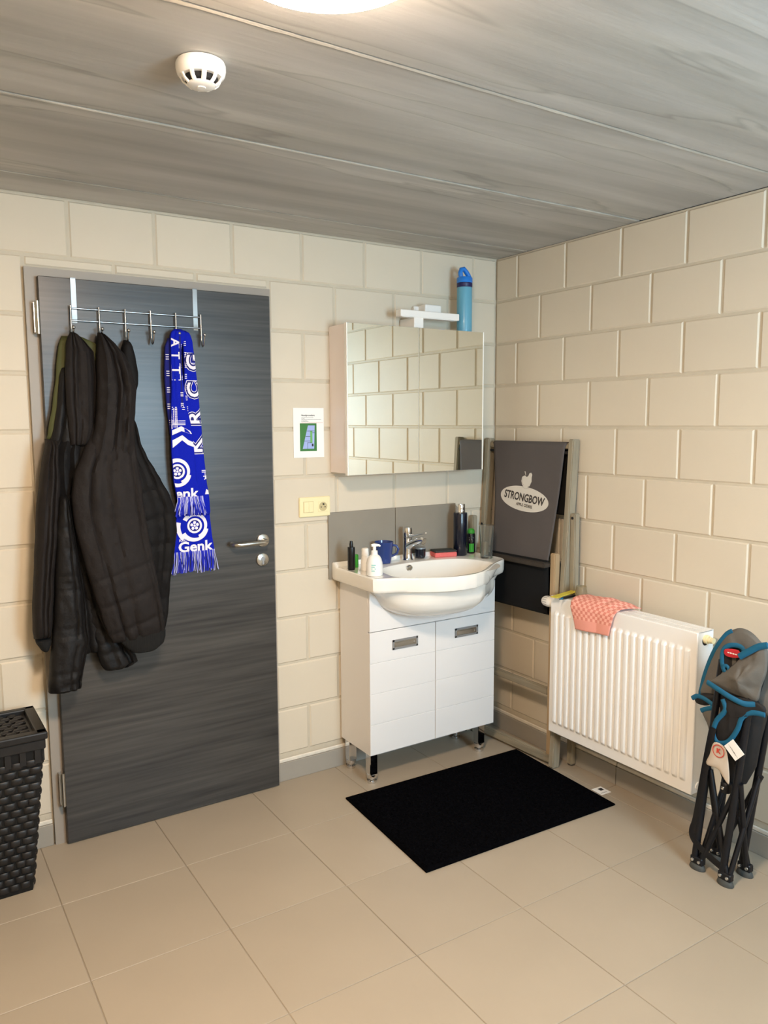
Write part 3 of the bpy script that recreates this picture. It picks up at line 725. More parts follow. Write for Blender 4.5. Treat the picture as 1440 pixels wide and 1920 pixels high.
for b in ((BX0-.010, BX1+.012, BY0-.014, BY0+.022), (BX0-.010, BX1+.012, BY1-.020, BY1+.008), (BX0-.010, BX0+.02, BY0, BY1), (BX1-.022, BX1+.012, BY0-.012, BY1+.006)):
    lid.box(*b, BH+.003, BH+.028, .005)
ldo = part('lid', lid, M['basket'], bk)
for r in range(9):
    y = BY0+.034+(BY1-BY0-.064)*r/8
    for c in range(8):
        x = BX0+.035+(BX1-BX0-.07)*(c+.3+.4*(r % 2))/8
        strip(ldo, (x, y, BH+.011), (1, 0, 0), (0, 1, 0), (0, 0, 1), .034, .021, .010, 'lid_strip')

# ------------------------------------------------------------------ paper notice, switch plate
nt = thing('paper_notice', 'white paper notice with a green site map, taped beside the mirror cabinet', 'notice', (-1.027, -.001, 1.395))
part('sheet', MB().box(-1.099, -.955, -.0022, -.0014, 1.394, 1.602), M['paper'], nt)
def flat(mb, VT, y): lay(mb, VT, lambda x, z: (x, y, z))
g = MB(); flat(g, quad2(-1.069, -.990, 1.421, 1.538), -.0026); part('map_ground', g, M['map_green'], nt)
g = MB(); flat(g, poly2((-1.057, 1.431), (-1.003, 1.431), (-.999, 1.529), (-1.031, 1.529), (-1.043, 1.485)), -.0029); part('map_plots', g, M['map_blue'], nt)
g = MB(); flat(g, quad2(-1.021, -1.011, 1.455, 1.507), -.0032); part('map_path', g, M['map_lightgreen'], nt)
g = MB()
for q in (quad2(-1.036, -1.0, 1.505, 1.5065), quad2(-1.043, -1.021, 1.482, 1.4835), quad2(-1.050, -1.021, 1.463, 1.4645), quad2(-1.034, -1.0325, 1.431, 1.458), quad2(-1.034, -1.015, 1.456, 1.4575), quad2(-1.011, -1.0, 1.497, 1.4985), quad2(-1.014, -1.006, 1.441, 1.452)): flat(g, q, -.0034)
part('map_lines', g, M['ink'], nt)
g = MB(); flat(g, shift(text_tris('Noodprocedure', .0095, .0002), -1.030, 1.571), -.0026)
for i, (a, b) in enumerate(((-1.061, -1.005), (-1.061, -1.046), (-1.061, -.968), (-1.061, -1.034), (-1.061, -1.028))):
    z = 1.5625-i*.0042
    x = a
    rr = random.Random(i)
    while x < b:
        l = rr.uniform(.004, .009); flat(g, quad2(x, min(b, x+l), z-.0011, z), -.0026); x += l+.0014
part('printed_text', g, M['ink'], nt)
g = MB()
x = -1.061
while x < -.960: flat(g, quad2(x, x+.007, 1.5395, 1.5406), -.0026); x += .0085
part('printed_text', g, M['red_ink'], nt, 'red printed line')
sw = thing('wall_switch', 'ivory double plate with a light switch and a power socket', 'switch', (-1.005, -.003, 1.14))
part('cover_plate', MB().box(-1.080, -.932, -.010, -.0008, 1.141, 1.226, .003), M['ivory'], sw)
o = part('rocker', MB().box(-1.0605, -1.0385, -.0135, -.009, 1.162, 1.206, .001), M['ivory'], sw)
part('rocker', MB().box(-1.0378, -1.0158, -.0125, -.009, 1.162, 1.206, .001), M['ivory'], sw)
part('switch_shadow_gap', MB().box(-1.0625, -1.0140, -.0104, -.0095, 1.160, 1.208), M['ivory_dk'], sw)
so = part('socket', MB().box(-.9915, -.9455, -.0115, -.0095, 1.160, 1.206, .001), M['ivory'], sw)
d = MB().lathe([(.0195, .0), (.0195, .0012), (.0165, .0013), (.0155, .0004), (0, .0004)], (-.9685, -.0112, 1.183), 28, 'y')
part('socket_well', d, M['ivory_dk'], so)
d = MB()
for x, z, r in ((-.978, 1.181, .0026), (-.959, 1.181, .0026)): d.lathe([(r, 0), (r, .0003), (0, .0003)], (x, -.0119, z), 12, 'y')
d.lathe([(.003, 0), (.003, .008), (0, .009)], (-.9685, -.0112, 1.1935), 12, 'y')
part('socket_pin', d, M['dark'], so)

# ------------------------------------------------------------------ mirror cabinet, its lamp, bottle on top
mc = thing('mirror_cabinet', 'white wall cabinet with two mirrored doors above the washbasin', 'cabinet', (-.565, -.075, 1.325))
CX0, CX1, CZ0, CZ1 = -.928, -.203, 1.324, 1.944
part('carcass', MB().box(CX0+.004, CX1-.004, -.134, -.001, CZ0+.004, CZ1-.001, .0015), M['cab_side'], mc)
part('edge_strip', MB().box(CX1-.0045, CX1, -.1555, -.1503, CZ0-.003, CZ1+.002, .0006), M['edge_white'], mc)
part('edge_strip', MB().box(CX0, CX0+.0045, -.1555, -.1503, CZ0-.003, CZ1+.002, .0006), M['edge_white'], mc)
for a, b in ((CX0, -.5660), (-.5635, CX1)):
    dr = part('door', MB().box(a, b, -.150, -.1355, CZ0-.003, CZ1+.002, .001), M['white_plastic'], mc)
    part('mirror_pane', MB().box(a+(.005 if a < -.8 else .0005), b-(.005 if b > -.3 else .0005), -.1535, -.1502, CZ0-.002, CZ1+.001, .0006), M['mirror'], dr)
cl = thing('cabinet_lamp', 'slim grey bar lamp mounted over the mirror cabinet', 'lamp', (-.48, -.07, 1.95))
part('light_bar', MB().box(-.640, -.322, -.125, -.085, 1.993, 2.022, .002), M['white_plastic'], cl)
part('bracket', MB().box(-.565, -.515, -.118, -.005, 1.9465, 1.9935, .002), M['white_plastic'], cl)
part('driver_box', MB().box(-.475, -.385, -.075, -.0015, 2.012, 2.062, .006).box(-.497, -.47, -.022, -.0015, 2.014, 2.058, .004), M['white_plastic'], cl)
part('diffuser', MB().box(-.630, -.332, -.122, -.088, 1.9915, 1.9935), M['paper'], cl)
wbt = thing('water_bottle', 'light blue drinking bottle with bright blue spout cap, on the mirror cabinet', 'bottle', (-.262, -.085, CZ1))
part('bottle_body', MB().lathe([(.030, 0), (.034, .004), (.035, .02), (.0352, .20), (.034, .206)], (-.262, -.085, CZ1-.001), 32), M['sky_bottle'], wbt)
part('band', MB().lathe([(.0345, .205), (.0358, .207), (.0358, .223), (.034, .225)], (-.262, -.085, CZ1), 32), M['band'], wbt)
part('cap', MB().lathe([(.034, .2245), (.0362, .2265), (.0362, .246), (.033, .250), (.020, .252), (0, .252)], (-.262, -.085, CZ1), 32), M['cap_blue'], wbt)
part('carry_loop', MB().tube([(-.282, -.085, CZ1+.245), (-.287, -.085, CZ1+.268), (-.281, -.085, CZ1+.284), (-.268, -.085, CZ1+.287), (-.254, -.085, CZ1+.276), (-.242, -.085, CZ1+.262), (-.231, -.085, CZ1+.246)], .011, 14), M['cap_blue'], wbt)

# ------------------------------------------------------------------ backsplash
bs = thing('trim_1', 'two grey backsplash tiles behind the washbasin', 'backsplash', (-.59, -.003, .9), kind='structure')
part('tile', MB().box(-.942, -.5955, -.009, -.0003, .86, 1.153, .001), M['splash'], bs)
part('tile', MB().box(-.5925, -.247, -.009, -.0003, .86, 1.153, .001), M['splash'], bs)

# ------------------------------------------------------------------ vanity unit
va = thing('vanity_cabinet', 'glossy white washbasin cabinet with two grooved doors on chrome legs', 'cabinet', (-.55, -.14, 0))
VX0, VX1, VY, VZ0, VZ1 = -.892, -.212, -.262, .134, .845
cs = MB()
for b in ((VX0, VX0+.016, VY+.019, -.0135, VZ0, VZ1), (VX1-.016, VX1, VY+.019, -.0135, VZ0, VZ1), (VX0+.016, VX1-.016, VY+.019, -.0135, VZ0, VZ0+.016), (VX0+.016, VX1-.016, -.020, -.0135, VZ0+.016, VZ1)): cs.box(*b, .0008)
part('carcass', cs, M['white_gloss'], va)
part('top_panel', MB().box(VX0, VX1, VY, VY+.0185, .6715, VZ1, .0015), M['white_gloss'], va)
for a, b, hx in ((VX0, -.5525, -.7145), (-.5495, VX1, -.3795)):
    d = MB().box(a, b, VY+.003, VY+.0185, VZ0, .6685)
    zz = [VZ0, .268, .402, .535, .6685]
    for z0, z1 in zip(zz, zz[1:]): d.box(a, b, VY, VY+.004, z0+.0007, z1-.0007, .0013)
    dr = part('door', d, M['white_gloss'], va)
    h = MB(); x0, x1, z0, z1 = hx-.066, hx+.066, .580, .6225
    for q in ((x0, x1, z1-.009, z1), (x0, x1, z0, z0+.009), (x0, x0+.010, z0, z1), (x1-.010, x1, z0, z1)): h.box(q[0], q[1], VY-.004, VY-.0002, q[2], q[3], .001)
    hp = part('handle', h, M['handle_grey'], dr)
    h = MB().box(x0+.009, x1-.009, VY-.0015, VY-.0002, z0+.008, z1-.008); h.box(x0+.012, x1-.026, VY-.0035, VY-.001, z0+.012, z1-.013, .001)
    h.lathe([(.005, 0), (.005, .002), (0, .003)], (x1-.017, VY-.001, z0+.018), 12, 'y')
    part('grip_recess', h, M['steel'], hp)
for x, y in ((-.866, -.228), (-.272, -.228), (-.866, -.052), (-.272, -.052)):
    l = MB().box(x-.019, x+.019, y-.019, y+.019, .040, VZ0, .002)
    l.lathe([(.019, .0), (.0205, .003), (.0205, .012), (.010, .016), (.010, .022), (.0215, .024), (.0225, .03), (.0225, .040)], (x, y, 0), 24)
    part('leg', l, M['chrome'], va)

# washbasin: one closed ceramic body
wbn = thing('washbasin', 'white ceramic washbasin with a bowed front on the cabinet', 'washbasin', (-.55, -.2, .84))
C0 = (-.552, -.262)
out = [(-.928, -.0105), (-.176, -.0105), (-.174, -.262), (-.180, -.288), (-.205, -.310), (-.25, -.332), (-.30, -.362), (-.35, -.402), (-.40, -.442), (-.46, -.478), (-.52, -.500), (-.58, -.506), (-.64, -.499), (-.70, -.479), (-.76, -.446), (-.81, -.411), (-.855, -.382), (-.895, -.364), (-.926, -.352), (-.930, -.320)]
def ray_r(th):
    dx, dy = math.cos(th), math.sin(th); best = 0
    for (ax, ay), (bx, by) in zip(out, out[1:]+out[:1]):
        ax -= C0[0]; ay -= C0[1]; bx -= C0[0]; by -= C0[1]
        ex, ey = bx-ax, by-ay; den = dx*ey-dy*ex
        if abs(den) < 1e-9: continue
        t = (ax*ey-ay*ex)/den; s = (ax*dy-ay*dx)/den
        if t > 0 and -1e-6 <= s <= 1+1e-6: best = max(best, t)
    return best
NT = 144; ths = [2*PI*i/NT for i in range(NT)]
corners = [math.atan2(p[1]-C0[1], p[0]-C0[0]) % (2*PI) for p in (out[0], out[1])]
for c in corners:
    k = min(range(NT), key=lambda i: abs((ths[i]-c+PI) % (2*PI)-PI)); ths[k] = c
R = [ray_r(t) for t in ths]
ZD = .915
def bowl_r(t):
    a, b = (.262, .172) if math.sin(t) > 0 else (.268, .180)
    e = 2.6
    return (abs(math.cos(t)/a)**e+abs(math.sin(t)/b)**e)**(-1/e)
def bowl_pt(t, f, z, dy=0.): r = bowl_r(t)*f; return (C0[0]+r*math.cos(t), C0[1]-.028+dy*(1-f)+r*math.sin(t), z)
rings = []
for f, z in ((.09, .775), (.25, .777), (.45, .785), (.64, .803), (.80, .835), (.90, .868), (.955, .893), (.985, .904), (1.01, ZD-.0015), (1.04, ZD)):
    rings.append([bowl_pt(t, f, z, -.02) for t in ths])
def rim(off, z, lift=True):
    res = []
    for t, r in zip(ths, R):
        rr = r-off; x, y = C0[0]+rr*math.cos(t), C0[1]+rr*math.sin(t); res.append((x, y, z))
    return res
def rim2(fun): return [fun(C0[0]+r*math.cos(t), C0[1]+r*math.sin(t), t, r) for t, r in zip(ths, R)]
rings.append([tuple((a+b)/2 for a, b in zip(p, q)) for p, q in zip(rings[-1], rim(.03, ZD))])
rings.append(rim(.020, ZD)); 
def back(x, y): return 1. if y > -.03 else 0.
rings.append([(x, y, ZD+(.019 if q[1] > -.03 else .0025)) for (x, y, z), q in zip(rim(.012, 0), rim(0, 0))])
rings.append([(x, y, ZD+(.020 if q[1] > -.03 else .003)) for (x, y, z), q in zip(rim(.005, 0), rim(0, 0))])
rings.append([(x, y, ZD+(.016 if q[1] > -.03 else -.001)) for (x, y, z), q in zip(rim(.0008, 0), rim(0, 0))])
rings.append(rim(0, ZD-.010)); rings.append(rim(.001, ZD-.045)); rings.append(rim(.004, ZD-.055)); rings.append(rim(.012, ZD-.060))
def under(f, z, k):
    # k: how far from the rim line towards the round belly
    res = []
    for t, r in zip(ths, R):
        a, b = .298, (.20 if math.sin(t) < 0 else .13)
        e = 2.1; rb = (abs(math.cos(t)/a)**e+abs(math.sin(t)/b)**e)**(-1/e)
        rr = min((r-.02)*(1-k)+rb*k, r-.015); res.append((C0[0]+rr*f*math.cos(t), C0[1]+.005+rr*f*math.sin(t), z))
    return res
rings += [under(1, ZD-.062, .06), under(1, ZD-.066, .18), under(1, ZD-.073, .36), under(1, ZD-.083, .58), under(1, ZD-.095, .78), under(1, ZD-.110, .93), under(.985, .795, 1), under(.96, .782, 1), under(.91, .766, 1), under(.80, .746, 1), under(.62, .728, 1), under(.40, .714, 1), under(.12, .708, 1)]
bmv = [p for r_ in rings for p in r_]; bf = []
for i in range(len(rings)-1):
    for j in range(NT): bf.append((i*NT+j, i*NT+(j+1) % NT, (i+1)*NT+(j+1) % NT, (i+1)*NT+j))
bf.append(tuple(range(NT))); bf.append(tuple((len(rings)-1)*NT+j for j in range(NT))[::-1])
part('bowl', MB().add(bmv, bf, True), M['ceramic'], wbn)
part('drain', MB().lathe([(.032, 0), (.030, .003), (.022, .001), (0, .004)], (C0[0], C0[1]-.045, .7765), 24), M['chrome'], wbn)
part('drain_opening', MB().lathe([(.052, 0), (.052, .0008), (0, .0008)], (C0[0]-.015, C0[1]-.05, .7755), 24), M['scour'], wbn, 'dark worn ring around the drain')
oh = MB().lathe([(.0145, -.006), (.0145, .003), (.0115, .0045), (.0105, .002), (0, .0015)], (0, 0, 0), 24, 'y')
ov = part('overflow', oh, M['steel'], wbn); ov.matrix_basis = Matrix.Translation((-.602, -.1335, .8935)) @ Matrix.Rotation(math.radians(24), 4, 'X')

# faucet
fx, fy = -.562, -.058
fc = thing('faucet', 'chrome single lever mixer tap on the washbasin', 'faucet', (fx, fy, ZD))
part('body', MB().lathe([(.025, 0), (.026, .003), (.023, .008), (.0205, .03), (.020, .095), (.021, .105)], (fx, fy, ZD), 28), M['chrome'], fc)
part('lever_head', MB().lathe([(.0195, .106), (.0215, .110), (.0220, .142), (.0205, .150), (.015, .153), (0, .154)], (fx, fy, ZD), 28), M['chrome'], fc)
part('lever', MB().tube([(fx, fy-.012, ZD+.112), (fx+.004, fy-.05, ZD+.121), (fx+.006, fy-.09, ZD+.130), (fx+.007, fy-.135, ZD+.140)], [.010, .0075, .006, .0055], 12, flat=.7), M['chrome'], fc)
part('spout', MB().tube([(fx, fy, ZD+.062), (fx, fy-.04, ZD+.082), (fx, fy-.085, ZD+.100), (fx, fy-.122, ZD+.109), (fx, fy-.134, ZD+.106)], [.018, .016, .0145, .0135, .012], 18), M['chrome'], fc)
part('aerator', MB().lathe([(.0095, 0), (.0105, .002), (.0105, .012), (0, .012)], (fx, fy-.120, ZD+.086), 18), M['steel'], fc)

# ------------------------------------------------------------------ things on the washbasin
Z = ZD+.0005
def lathe_thing(name, label, cat, x, y, parts, group=None, z=Z):
    t = thing(name, label, cat, (x, y, z), group)
    for pn, prof, mm, *kw in parts:
        k = kw[0] if kw else {}
        part(pn, MB().lathe(prof, (x, y, z), 28, **k), M[mm], t)
    return t
lathe_thing('spray_bottle', 'slim black spray bottle at the left end of the washbasin', 'bottle', -.893, -.118,
    [('bottle_body', [(.0145, 0), (.016, .003), (.016, .095), (.0155, .098), (.0, .098)], 'black'),
     ('sprayer', [(.0078, .098), (.0082, .112), (.007, .116), (.006, .124), (0, .125)], 'black')])
lathe_thing('small_bottle', 'small green bottle half hidden behind the black spray bottle', 'bottle', -.848, -.078,
    [('bottle_body', [(.011, 0), (.012, .002), (.012, .052), (.010, .056), (.0, .056)], 'green')])
t = lathe_thing('deodorant_roller', 'white roll-on deodorant beside the soap dispenser', 'deodorant', -.853, -.165,
    [('bottle_body', [(.0165, 0), (.0185, .003), (.0185, .03), (.0165, .055), (.0155, .064)], 'white_plastic'),
     ('cap', [(.0158, .0645), (.0162, .066), (.0152, .092), (.0135, .096), (0, .0965)], 'white_plastic')])
g = MB()
for a, r_ in ((-.75, .0187),):
    pass
lay(g, ngon(0, .033, .007, 16), lambda u, v: (-.853+.0192*math.cos(-1.0+u/.0185), -.165+.0192*math.sin(-1.0+u/.0185), Z+v))
part('printed_dot', g, M['green'], t)
sx_, sy_ = -.873, -.272
t = lathe_thing('soap_dispenser', 'white hand soap pump bottle at the front corner of the washbasin', 'dispenser', sx_, sy_,
    [('bottle_body', [(.032, 0), (.0345, .003), (.0345, .03), (.0335, .05), (.029, .068), (.022, .080), (.0135, .086), (.0, .086)], 'white_plastic'),
     ('collar', [(.0135, .0855), (.0135, .101), (.0085, .103), (.0, .103)], 'white_plastic')])
part('pump', MB().tube([(sx_, sy_, Z+.10), (sx_, sy_, Z+.121)], .007, 14).tube([(sx_-.013, sy_+.003, Z+.1235), (sx_, sy_, Z+.125), (sx_+.018, sy_-.008, Z+.1235), (sx_+.022, sy_-.010, Z+.119)], [.006, .007, .0045, .0035], 12), M['white_plastic'], t)
g = MB()
for i in range(4):
    lay(g, quad2(-.012, .006-.004*(i % 2), .045-.008*i, .049-.008*i), lambda u, v: (sx_+.0352*math.cos(-2.15+u/.034), sy_+.0352*math.sin(-2.15+u/.034), Z+v))
part('printed_label', g, M['teal_ink'], t, 'pale teal printing')
mx_, my_ = -.692, -.062
mg = thing('mug', 'dark blue ceramic mug beside the tap', 'mug', (mx_, my_, Z))
part('cup', MB().lathe([(.026, 0), (.031, .002), (.036, .03), (.043, .094), (.0435, .097), (.041, .097), (.038, .08), (.032, .02), (0, .012)], (mx_, my_, Z), 32), M['mug'], mg)
part('handle', MB().tube([(mx_+.033, my_-.016, Z+.080), (mx_+.050, my_-.026, Z+.078), (mx_+.058, my_-.03, Z+.062), (mx_+.052, my_-.027, Z+.042), (mx_+.031, my_-.015, Z+.030)], .0055, 12), M['mug'], mg)
lathe_thing('cosmetic_jar', 'small black jar with a pale lid right behind the tap', 'jar', -.484, -.048,
    [('pot', [(.018, 0), (.024, .004), (.0255, .012), (.0255, .043), (.024, .044), (0, .044)], 'navy'), ('lid', [(.0250, .0442), (.0250, .050), (.024, .0515), (0, .0515)], 'handle_grey')])
sg = thing('sponge', 'pink cleaning sponge with a dark scouring top', 'sponge', (-.362, -.066, Z))
ROT = Matrix.Translation((-.362, -.066, 0)) @ Matrix.Rotation(-.25, 4, 'Z')
s1 = part('foam', MB().box(-.055, .055, -.034, .034, Z, Z+.022, .004), M['sponge'], sg); s1.matrix_basis = ROT
s2 = part('scouring_pad', MB().box(-.055, .055, -.034, .034, Z+.0222, Z+.031, .003), M['scour'], sg); s2.matrix_basis = ROT
lathe_thing('thermos_flask', 'dark navy thermos flask with a polished steel cap', 'flask', -.278, -.085,
    [('flask_body', [(.030, 0), (.0325, .003), (.0325, .198), (.031, .202), (.024, .204), (0, .204)], 'navy'),
     ('cap', [(.022, .2042), (.0225, .212), (.0218, .214), (.0225, .220), (.0218, .226), (.0222, .238), (.0205, .243), (0, .2435)], 'chrome')])
t = lathe_thing('deodorant_can', 'dark spray deodorant can with a green dome cap behind the flask', 'deodorant', -.202, -.072,
    [('can', [(.019, 0), (.020, .003), (.020, .090), (.017, .096), (.0, .096)], 'navy'), ('cap', [(.0172, .0962), (.0175, .104), (.016, .112), (.011, .118), (0, .120)], 'green')])
g = MB()
for a, b, z0, z1 in ((-.010, .010, .074, .078), (-.010, .004, .066, .069), (-.010, .009, .060, .062)):
    lay(g, quad2(a, b, z0, z1), lambda u, v: (-.202+.0204*math.cos(-2.2+u/.02), -.072+.0204*math.sin(-2.2+u/.02), Z+v))
part('printed_label', g, M['paper'], t, 'white printing')
g = MB()
for u0 in (-.012, -.004, .004): lay(g, quad2(u0, u0+.008, .008, .048), lambda u, v: (-.202+.0204*math.cos(-2.1+u/.02), -.072+.0204*math.sin(-2.1+u/.02), Z+v))
part('label_band', g, M['green'], t, 'green lower band')
gx, gy = -.232, -.222
gt = thing('drinking_glass', 'clear ribbed drinking glass at the right end of the washbasin', 'glass', (gx, gy, Z))
gm = MB(); prof = [(.0255, 0), (.027, .002), (.0285, .05), (.0345, .152), (.0335, .153), (.0265, .05), (.0245, .009), (0, .008)]
n = 48; vs = []
for r_, h_ in prof:
    for j in range(n):
        rr = r_*(1+(.018*math.cos(j*PI) if .001 < h_ < .06 and r_ > .0265 else 0)); vs.append((gx+rr*math.cos(2*PI*j/n), gy+rr*math.sin(2*PI*j/n), Z+h_))
fs = [(i*n+j, i*n+(j+1) % n, (i+1)*n+(j+1) % n, (i+1)*n+j) for i in range(len(prof)-1) for j in range(n)]+[tuple(range(n))[::-1]]
gm.add(vs, fs, True); part('tumbler', gm, M['glass'], gt)

# ------------------------------------------------------------------ deck chair folded against the right wall
dc = thing('deck_chair', 'folded wooden deck chair with grey canvas leaning in the corner', 'deck chair', (-.1, -.29, 0))
def stile(name, p, q, wx=.042, wy=.03, mm='old_wood'):
    p, q = Vector(p), Vector(q); m_ = MB(); bm = bmesh.new(); bmesh.ops.create_cube(bm, size=1)
    L_ = (q-p).length
    for v in bm.verts: v.co = (v.co.x*wx, v.co.y*wy, v.co.z*L_)
    bmesh.ops.bevel(bm, geom=bm.edges[:], offset=.004, segments=2, affect='EDGES')
    m_.bm(bm)
    o = put(name, m_.mesh(name), M[mm], dc)
    zax = (q-p).normalized(); xax = (Vector((1, 0, 0))-zax*zax.x).normalized(); yax = zax.cross(xax)
    o.matrix_basis = Matrix.Translation((p+q)/2) @ Matrix((xax, yax, zax)).transposed().to_4x4()
    return o
stile('stile', (-.050, -.028, 1.462), (-.135, -.028, .002)); stile('stile', (-.024, -.552, 1.464), (-.108, -.552, .002))
stile('prop_leg', (-.150, -.026, 1.09), (-.180, -.026, .012), .03, .028); stile('prop_leg', (-.040, -.582, 1.145), (-.030, -.582, .01), .03, .03)
stile('inner_leg', (-.115, -.075, .960), (-.105, -.075, .045), .032, .028, 'new_wood'); stile('inner_leg', (-.088, -.516, .965), (-.092, -.516, .045), .034, .030, 'new_wood')
def rail(name, p, q, r, mm='old_wood', w2=None):
    o = stile(name, p, q, w2 or r, r, mm); return o
rail('top_bar', (-.052, -.043, 1.432), (-.028, -.537, 1.434), .026); rail('lower_bar', (-.142, -.090, .912), (-.118, -.502, .912), .022, 'dark_wood', .046)
rail('back_rail', (-.105, -.090, .335), (-.096, -.502, .335), .034, 'old_wood', .022); rail('foot_rail', (-.130, -.043, .030), (-.104, -.537, .030), .036, 'old_wood', .024)
rail('prop_rail', (-.062, -.043, 1.405), (-.04, -.537, 1.405), .012, 'dark')
part('pivot_bolt', MB().lathe([(.006, 0), (.006, .003), (0, .003)], (-.0555, -.582, 1.125), 14, 'x'), M['dark'], dc)
part('pivot_bolt', MB().lathe([(.006, 0), (.006, .003), (0, .003)], (-.098, -.028, 1.045), 14, 'x'), M['dark'], dc)
# canvas sling: over the top bar, down the front, behind the lower bar, black loop under it
def canvas_x(y, z):
    f = (y+.07)/(-.43); top = -.072+.024*f; low = -.136+.025*f
    g_ = (1.432-z)/(1.432-.92)
    return top+(low-top)*g_+.012*math.sin(PI*g_)*(1+.3*math.sin(y*9)) 
def sheet(name, path_fn, ny, nk, y0, y1, mm, th=.0022, label=None, parent=dc):
    vs = []; fs = []
    for k in range(nk+1):
        for j in range(ny+1):
            y = y0+(y1-y0)*j/ny; vs.append(path_fn(y, k/nk))
    for k in range(nk):
        for j in range(ny): fs.append((k*(ny+1)+j, k*(ny+1)+j+1, (k+1)*(ny+1)+j+1, (k+1)*(ny+1)+j))
    o = part(name, MB().add(vs, fs, True), M[mm], parent, label)
    md = o.modifiers.new('thickness', 'SOLIDIFY'); md.thickness = th; md.offset = 0
    return o
def cpath(y, k):
    f = (y+.07)/(-.43)
    inset = -.070*k*(1-f)+.024*k*f+.008*math.sin(PI*k)*(abs(f-.5)*2)**3*(1 if f > .5 else -1)
    if k < .08:
        a = PI*(k/.08); r_ = .019; cx, cz = -.053+.024*f, 1.432
        return (cx+r_*math.cos(a), y, cz+r_*math.sin(a)*1.0)
    z = 1.432-(1.432-.900)*(k-.08)/.92
    y2 = y+inset
    return (canvas_x(y2, z)+.0015*noise.noise(Vector((y2*8, z*6, 2))), y2, z)
sheet('canvas', cpath, 30, 60, -.072, -.526, 'canvas')
sheet('canvas_back', lambda y, k: (-.030+.020*(y+.07)/(-.43)-.03*k, y-.012*k, 1.42-.29*k), 10, 16, -.085, -.522, 'canvas_black')
def bpath(y, k):
    f = (y+.07)/(-.43)
    if k < .5:
        q = k/.5; return (-.137+.025*f+.004*math.sin(PI*q), y, .932-.235*q)
    q = (k-.5)/.5; a = PI*min(1, q*3)
    if q < 1/3: return (-.137+.025*f+.018*(1-math.cos(a)), y, .697-.012*math.sin(a))
    return (-.101+.025*f-.004*q+.012*q, y, .697+.2*(q-1/3)*1.5)
sheet('canvas_loop', bpath, 12, 30, -.125, -.498, 'canvas_black')
# printed cider logo
lg = MB(); ld_ = MB()
TILT = -math.radians(6)
def lpos(e):
    def f(u, v):
        c, s = math.cos(TILT), math.sin(TILT)
        y = -.302-(u*c-v*s); z = 1.188+u*s+v*c
        x = canvas_x(y, z)+.0015*noise.noise(Vector((y*8, z*6, 2)))-.0018-e
        return (x, y, z)
    return f
el = [(.148*math.cos(2*PI*i/48), .056*math.sin(2*PI*i/48)) for i in range(48)]
for k in range(6):
    r0, r1 = k/6, (k+1)/6
    V = [(x*r0, z*r0) for x, z in el]+[(x*r1, z*r1) for x, z in el]
    lay(lg, (V, [(i, (i+1) % 48, 48+(i+1) % 48, 48+i) for i in range(48)]), lpos(0))
ap = [(-.002, .050), (-.022, .060), (-.032, .078), (-.030, .098), (-.016, .106), (-.002, .101), (.006, .108), (.010, .120), (.020, .124), (.028, .116), (.027, .102), (.030, .085), (.022, .062)]
V = [(0, .08)]+ap; lay(lg, (V, [(0, i+1, (i+1) % len(ap)+1) for i in range(len(ap))]), lpos(.0004))
lay(lg, poly2((-.012, .108), (-.021, .124), (-.017, .126), (-.008, .108)), lpos(.0004))
part('logo_print', lg, M['print_white'], dc, 'white oval logo with an apple')
lay(ld_, text_tris('STRONGBOW', .050, .0013, .76, maxlen=.02), lambda u, v: lpos(.0009)(u, v+.004))
lay(ld_, text_tris('APPLE CIDERS', .0185, .0004, .85, maxlen=.02), lambda u, v: lpos(.0009)(u+.01, v-.029))
lay(ld_, arc_band(0, .075, .026, .029, 200, 340, 14, .2, .2, 1.2), lambda u, v: lpos(.0007)(u, v))
lay(ld_, arc_band(-.004, .082, .021, .0235, 150, 250, 10, .3, .3), lambda u, v: lpos(.0009)(u, v))
part('logo_lettering', ld_, M['print_dark'], dc, 'dark lettering on the oval')

# ------------------------------------------------------------------ radiator
rd = thing('radiator', 'white ribbed panel radiator mounted low on the block wall', 'radiator', (-.11, -.92, .18))
RY0, RY1, RX, RXB, RZ0, RZ1 = -1.287, -.562, -.155, -.066, .186, .792
def rib_x(y, z):
    p = (RY1-.022-y)/((RY1-RY0-.044)/20.); g_ = p-math.floor(p)
    if p < 0 or p > 20: prof = 0
    else:
        q = abs(g_-.5)*2; prof = max(0, min(1, (q-.42)/.30)); prof = prof*prof*(3-2*prof)
        prof = 1-prof
        if prof < 0: prof = 0
    hz = max(0, min(1, (z-RZ0-.045)/.012))*max(0, min(1, (RZ1-.062-z)/.012))
    return RX-.010*hz*prof+.0
ys = []
npx = 20*12
ys = [RY1, RY1-.004]+[RY1-.022-(RY1-RY0-.044)*i/npx for i in range(npx+1)]+[RY0+.004, RY0]
zs = [RZ0, RZ0+.004, RZ0+.040, RZ0+.045, RZ0+.049, RZ0+.053, RZ0+.057, RZ0+.06, .4, .6, RZ1-.076, RZ1-.074, RZ1-.070, RZ1-.066, RZ1-.062, RZ1-.055, RZ1-.004, RZ1]
vs = [(rib_x(y, z)+(.004 if (y in (RY1, RY0) or z in (RZ0, RZ1)) else 0), y, z) for z in zs for y in ys]
ny = len(ys); fs = [(i*ny+j, i*ny+j+1, (i+1)*ny+j+1, (i+1)*ny+j) for i in range(len(zs)-1) for j in range(ny-1)]
fp = part('front_panel', MB().add(vs, fs, True), M['rad'], rd); sm = fp.modifiers.new('thickness', 'SOLIDIFY'); sm.thickness = .0015; sm.offset = 1
part('side_panel', MB().box(RX+.003, RXB, RY1-.0015, RY1, RZ0+.004, RZ1, .0005), M['rad'], rd)
part('side_panel', MB().box(RX+.003, RXB, RY0, RY0+.0015, RZ0+.004, RZ1, .0005), M['rad'], rd)
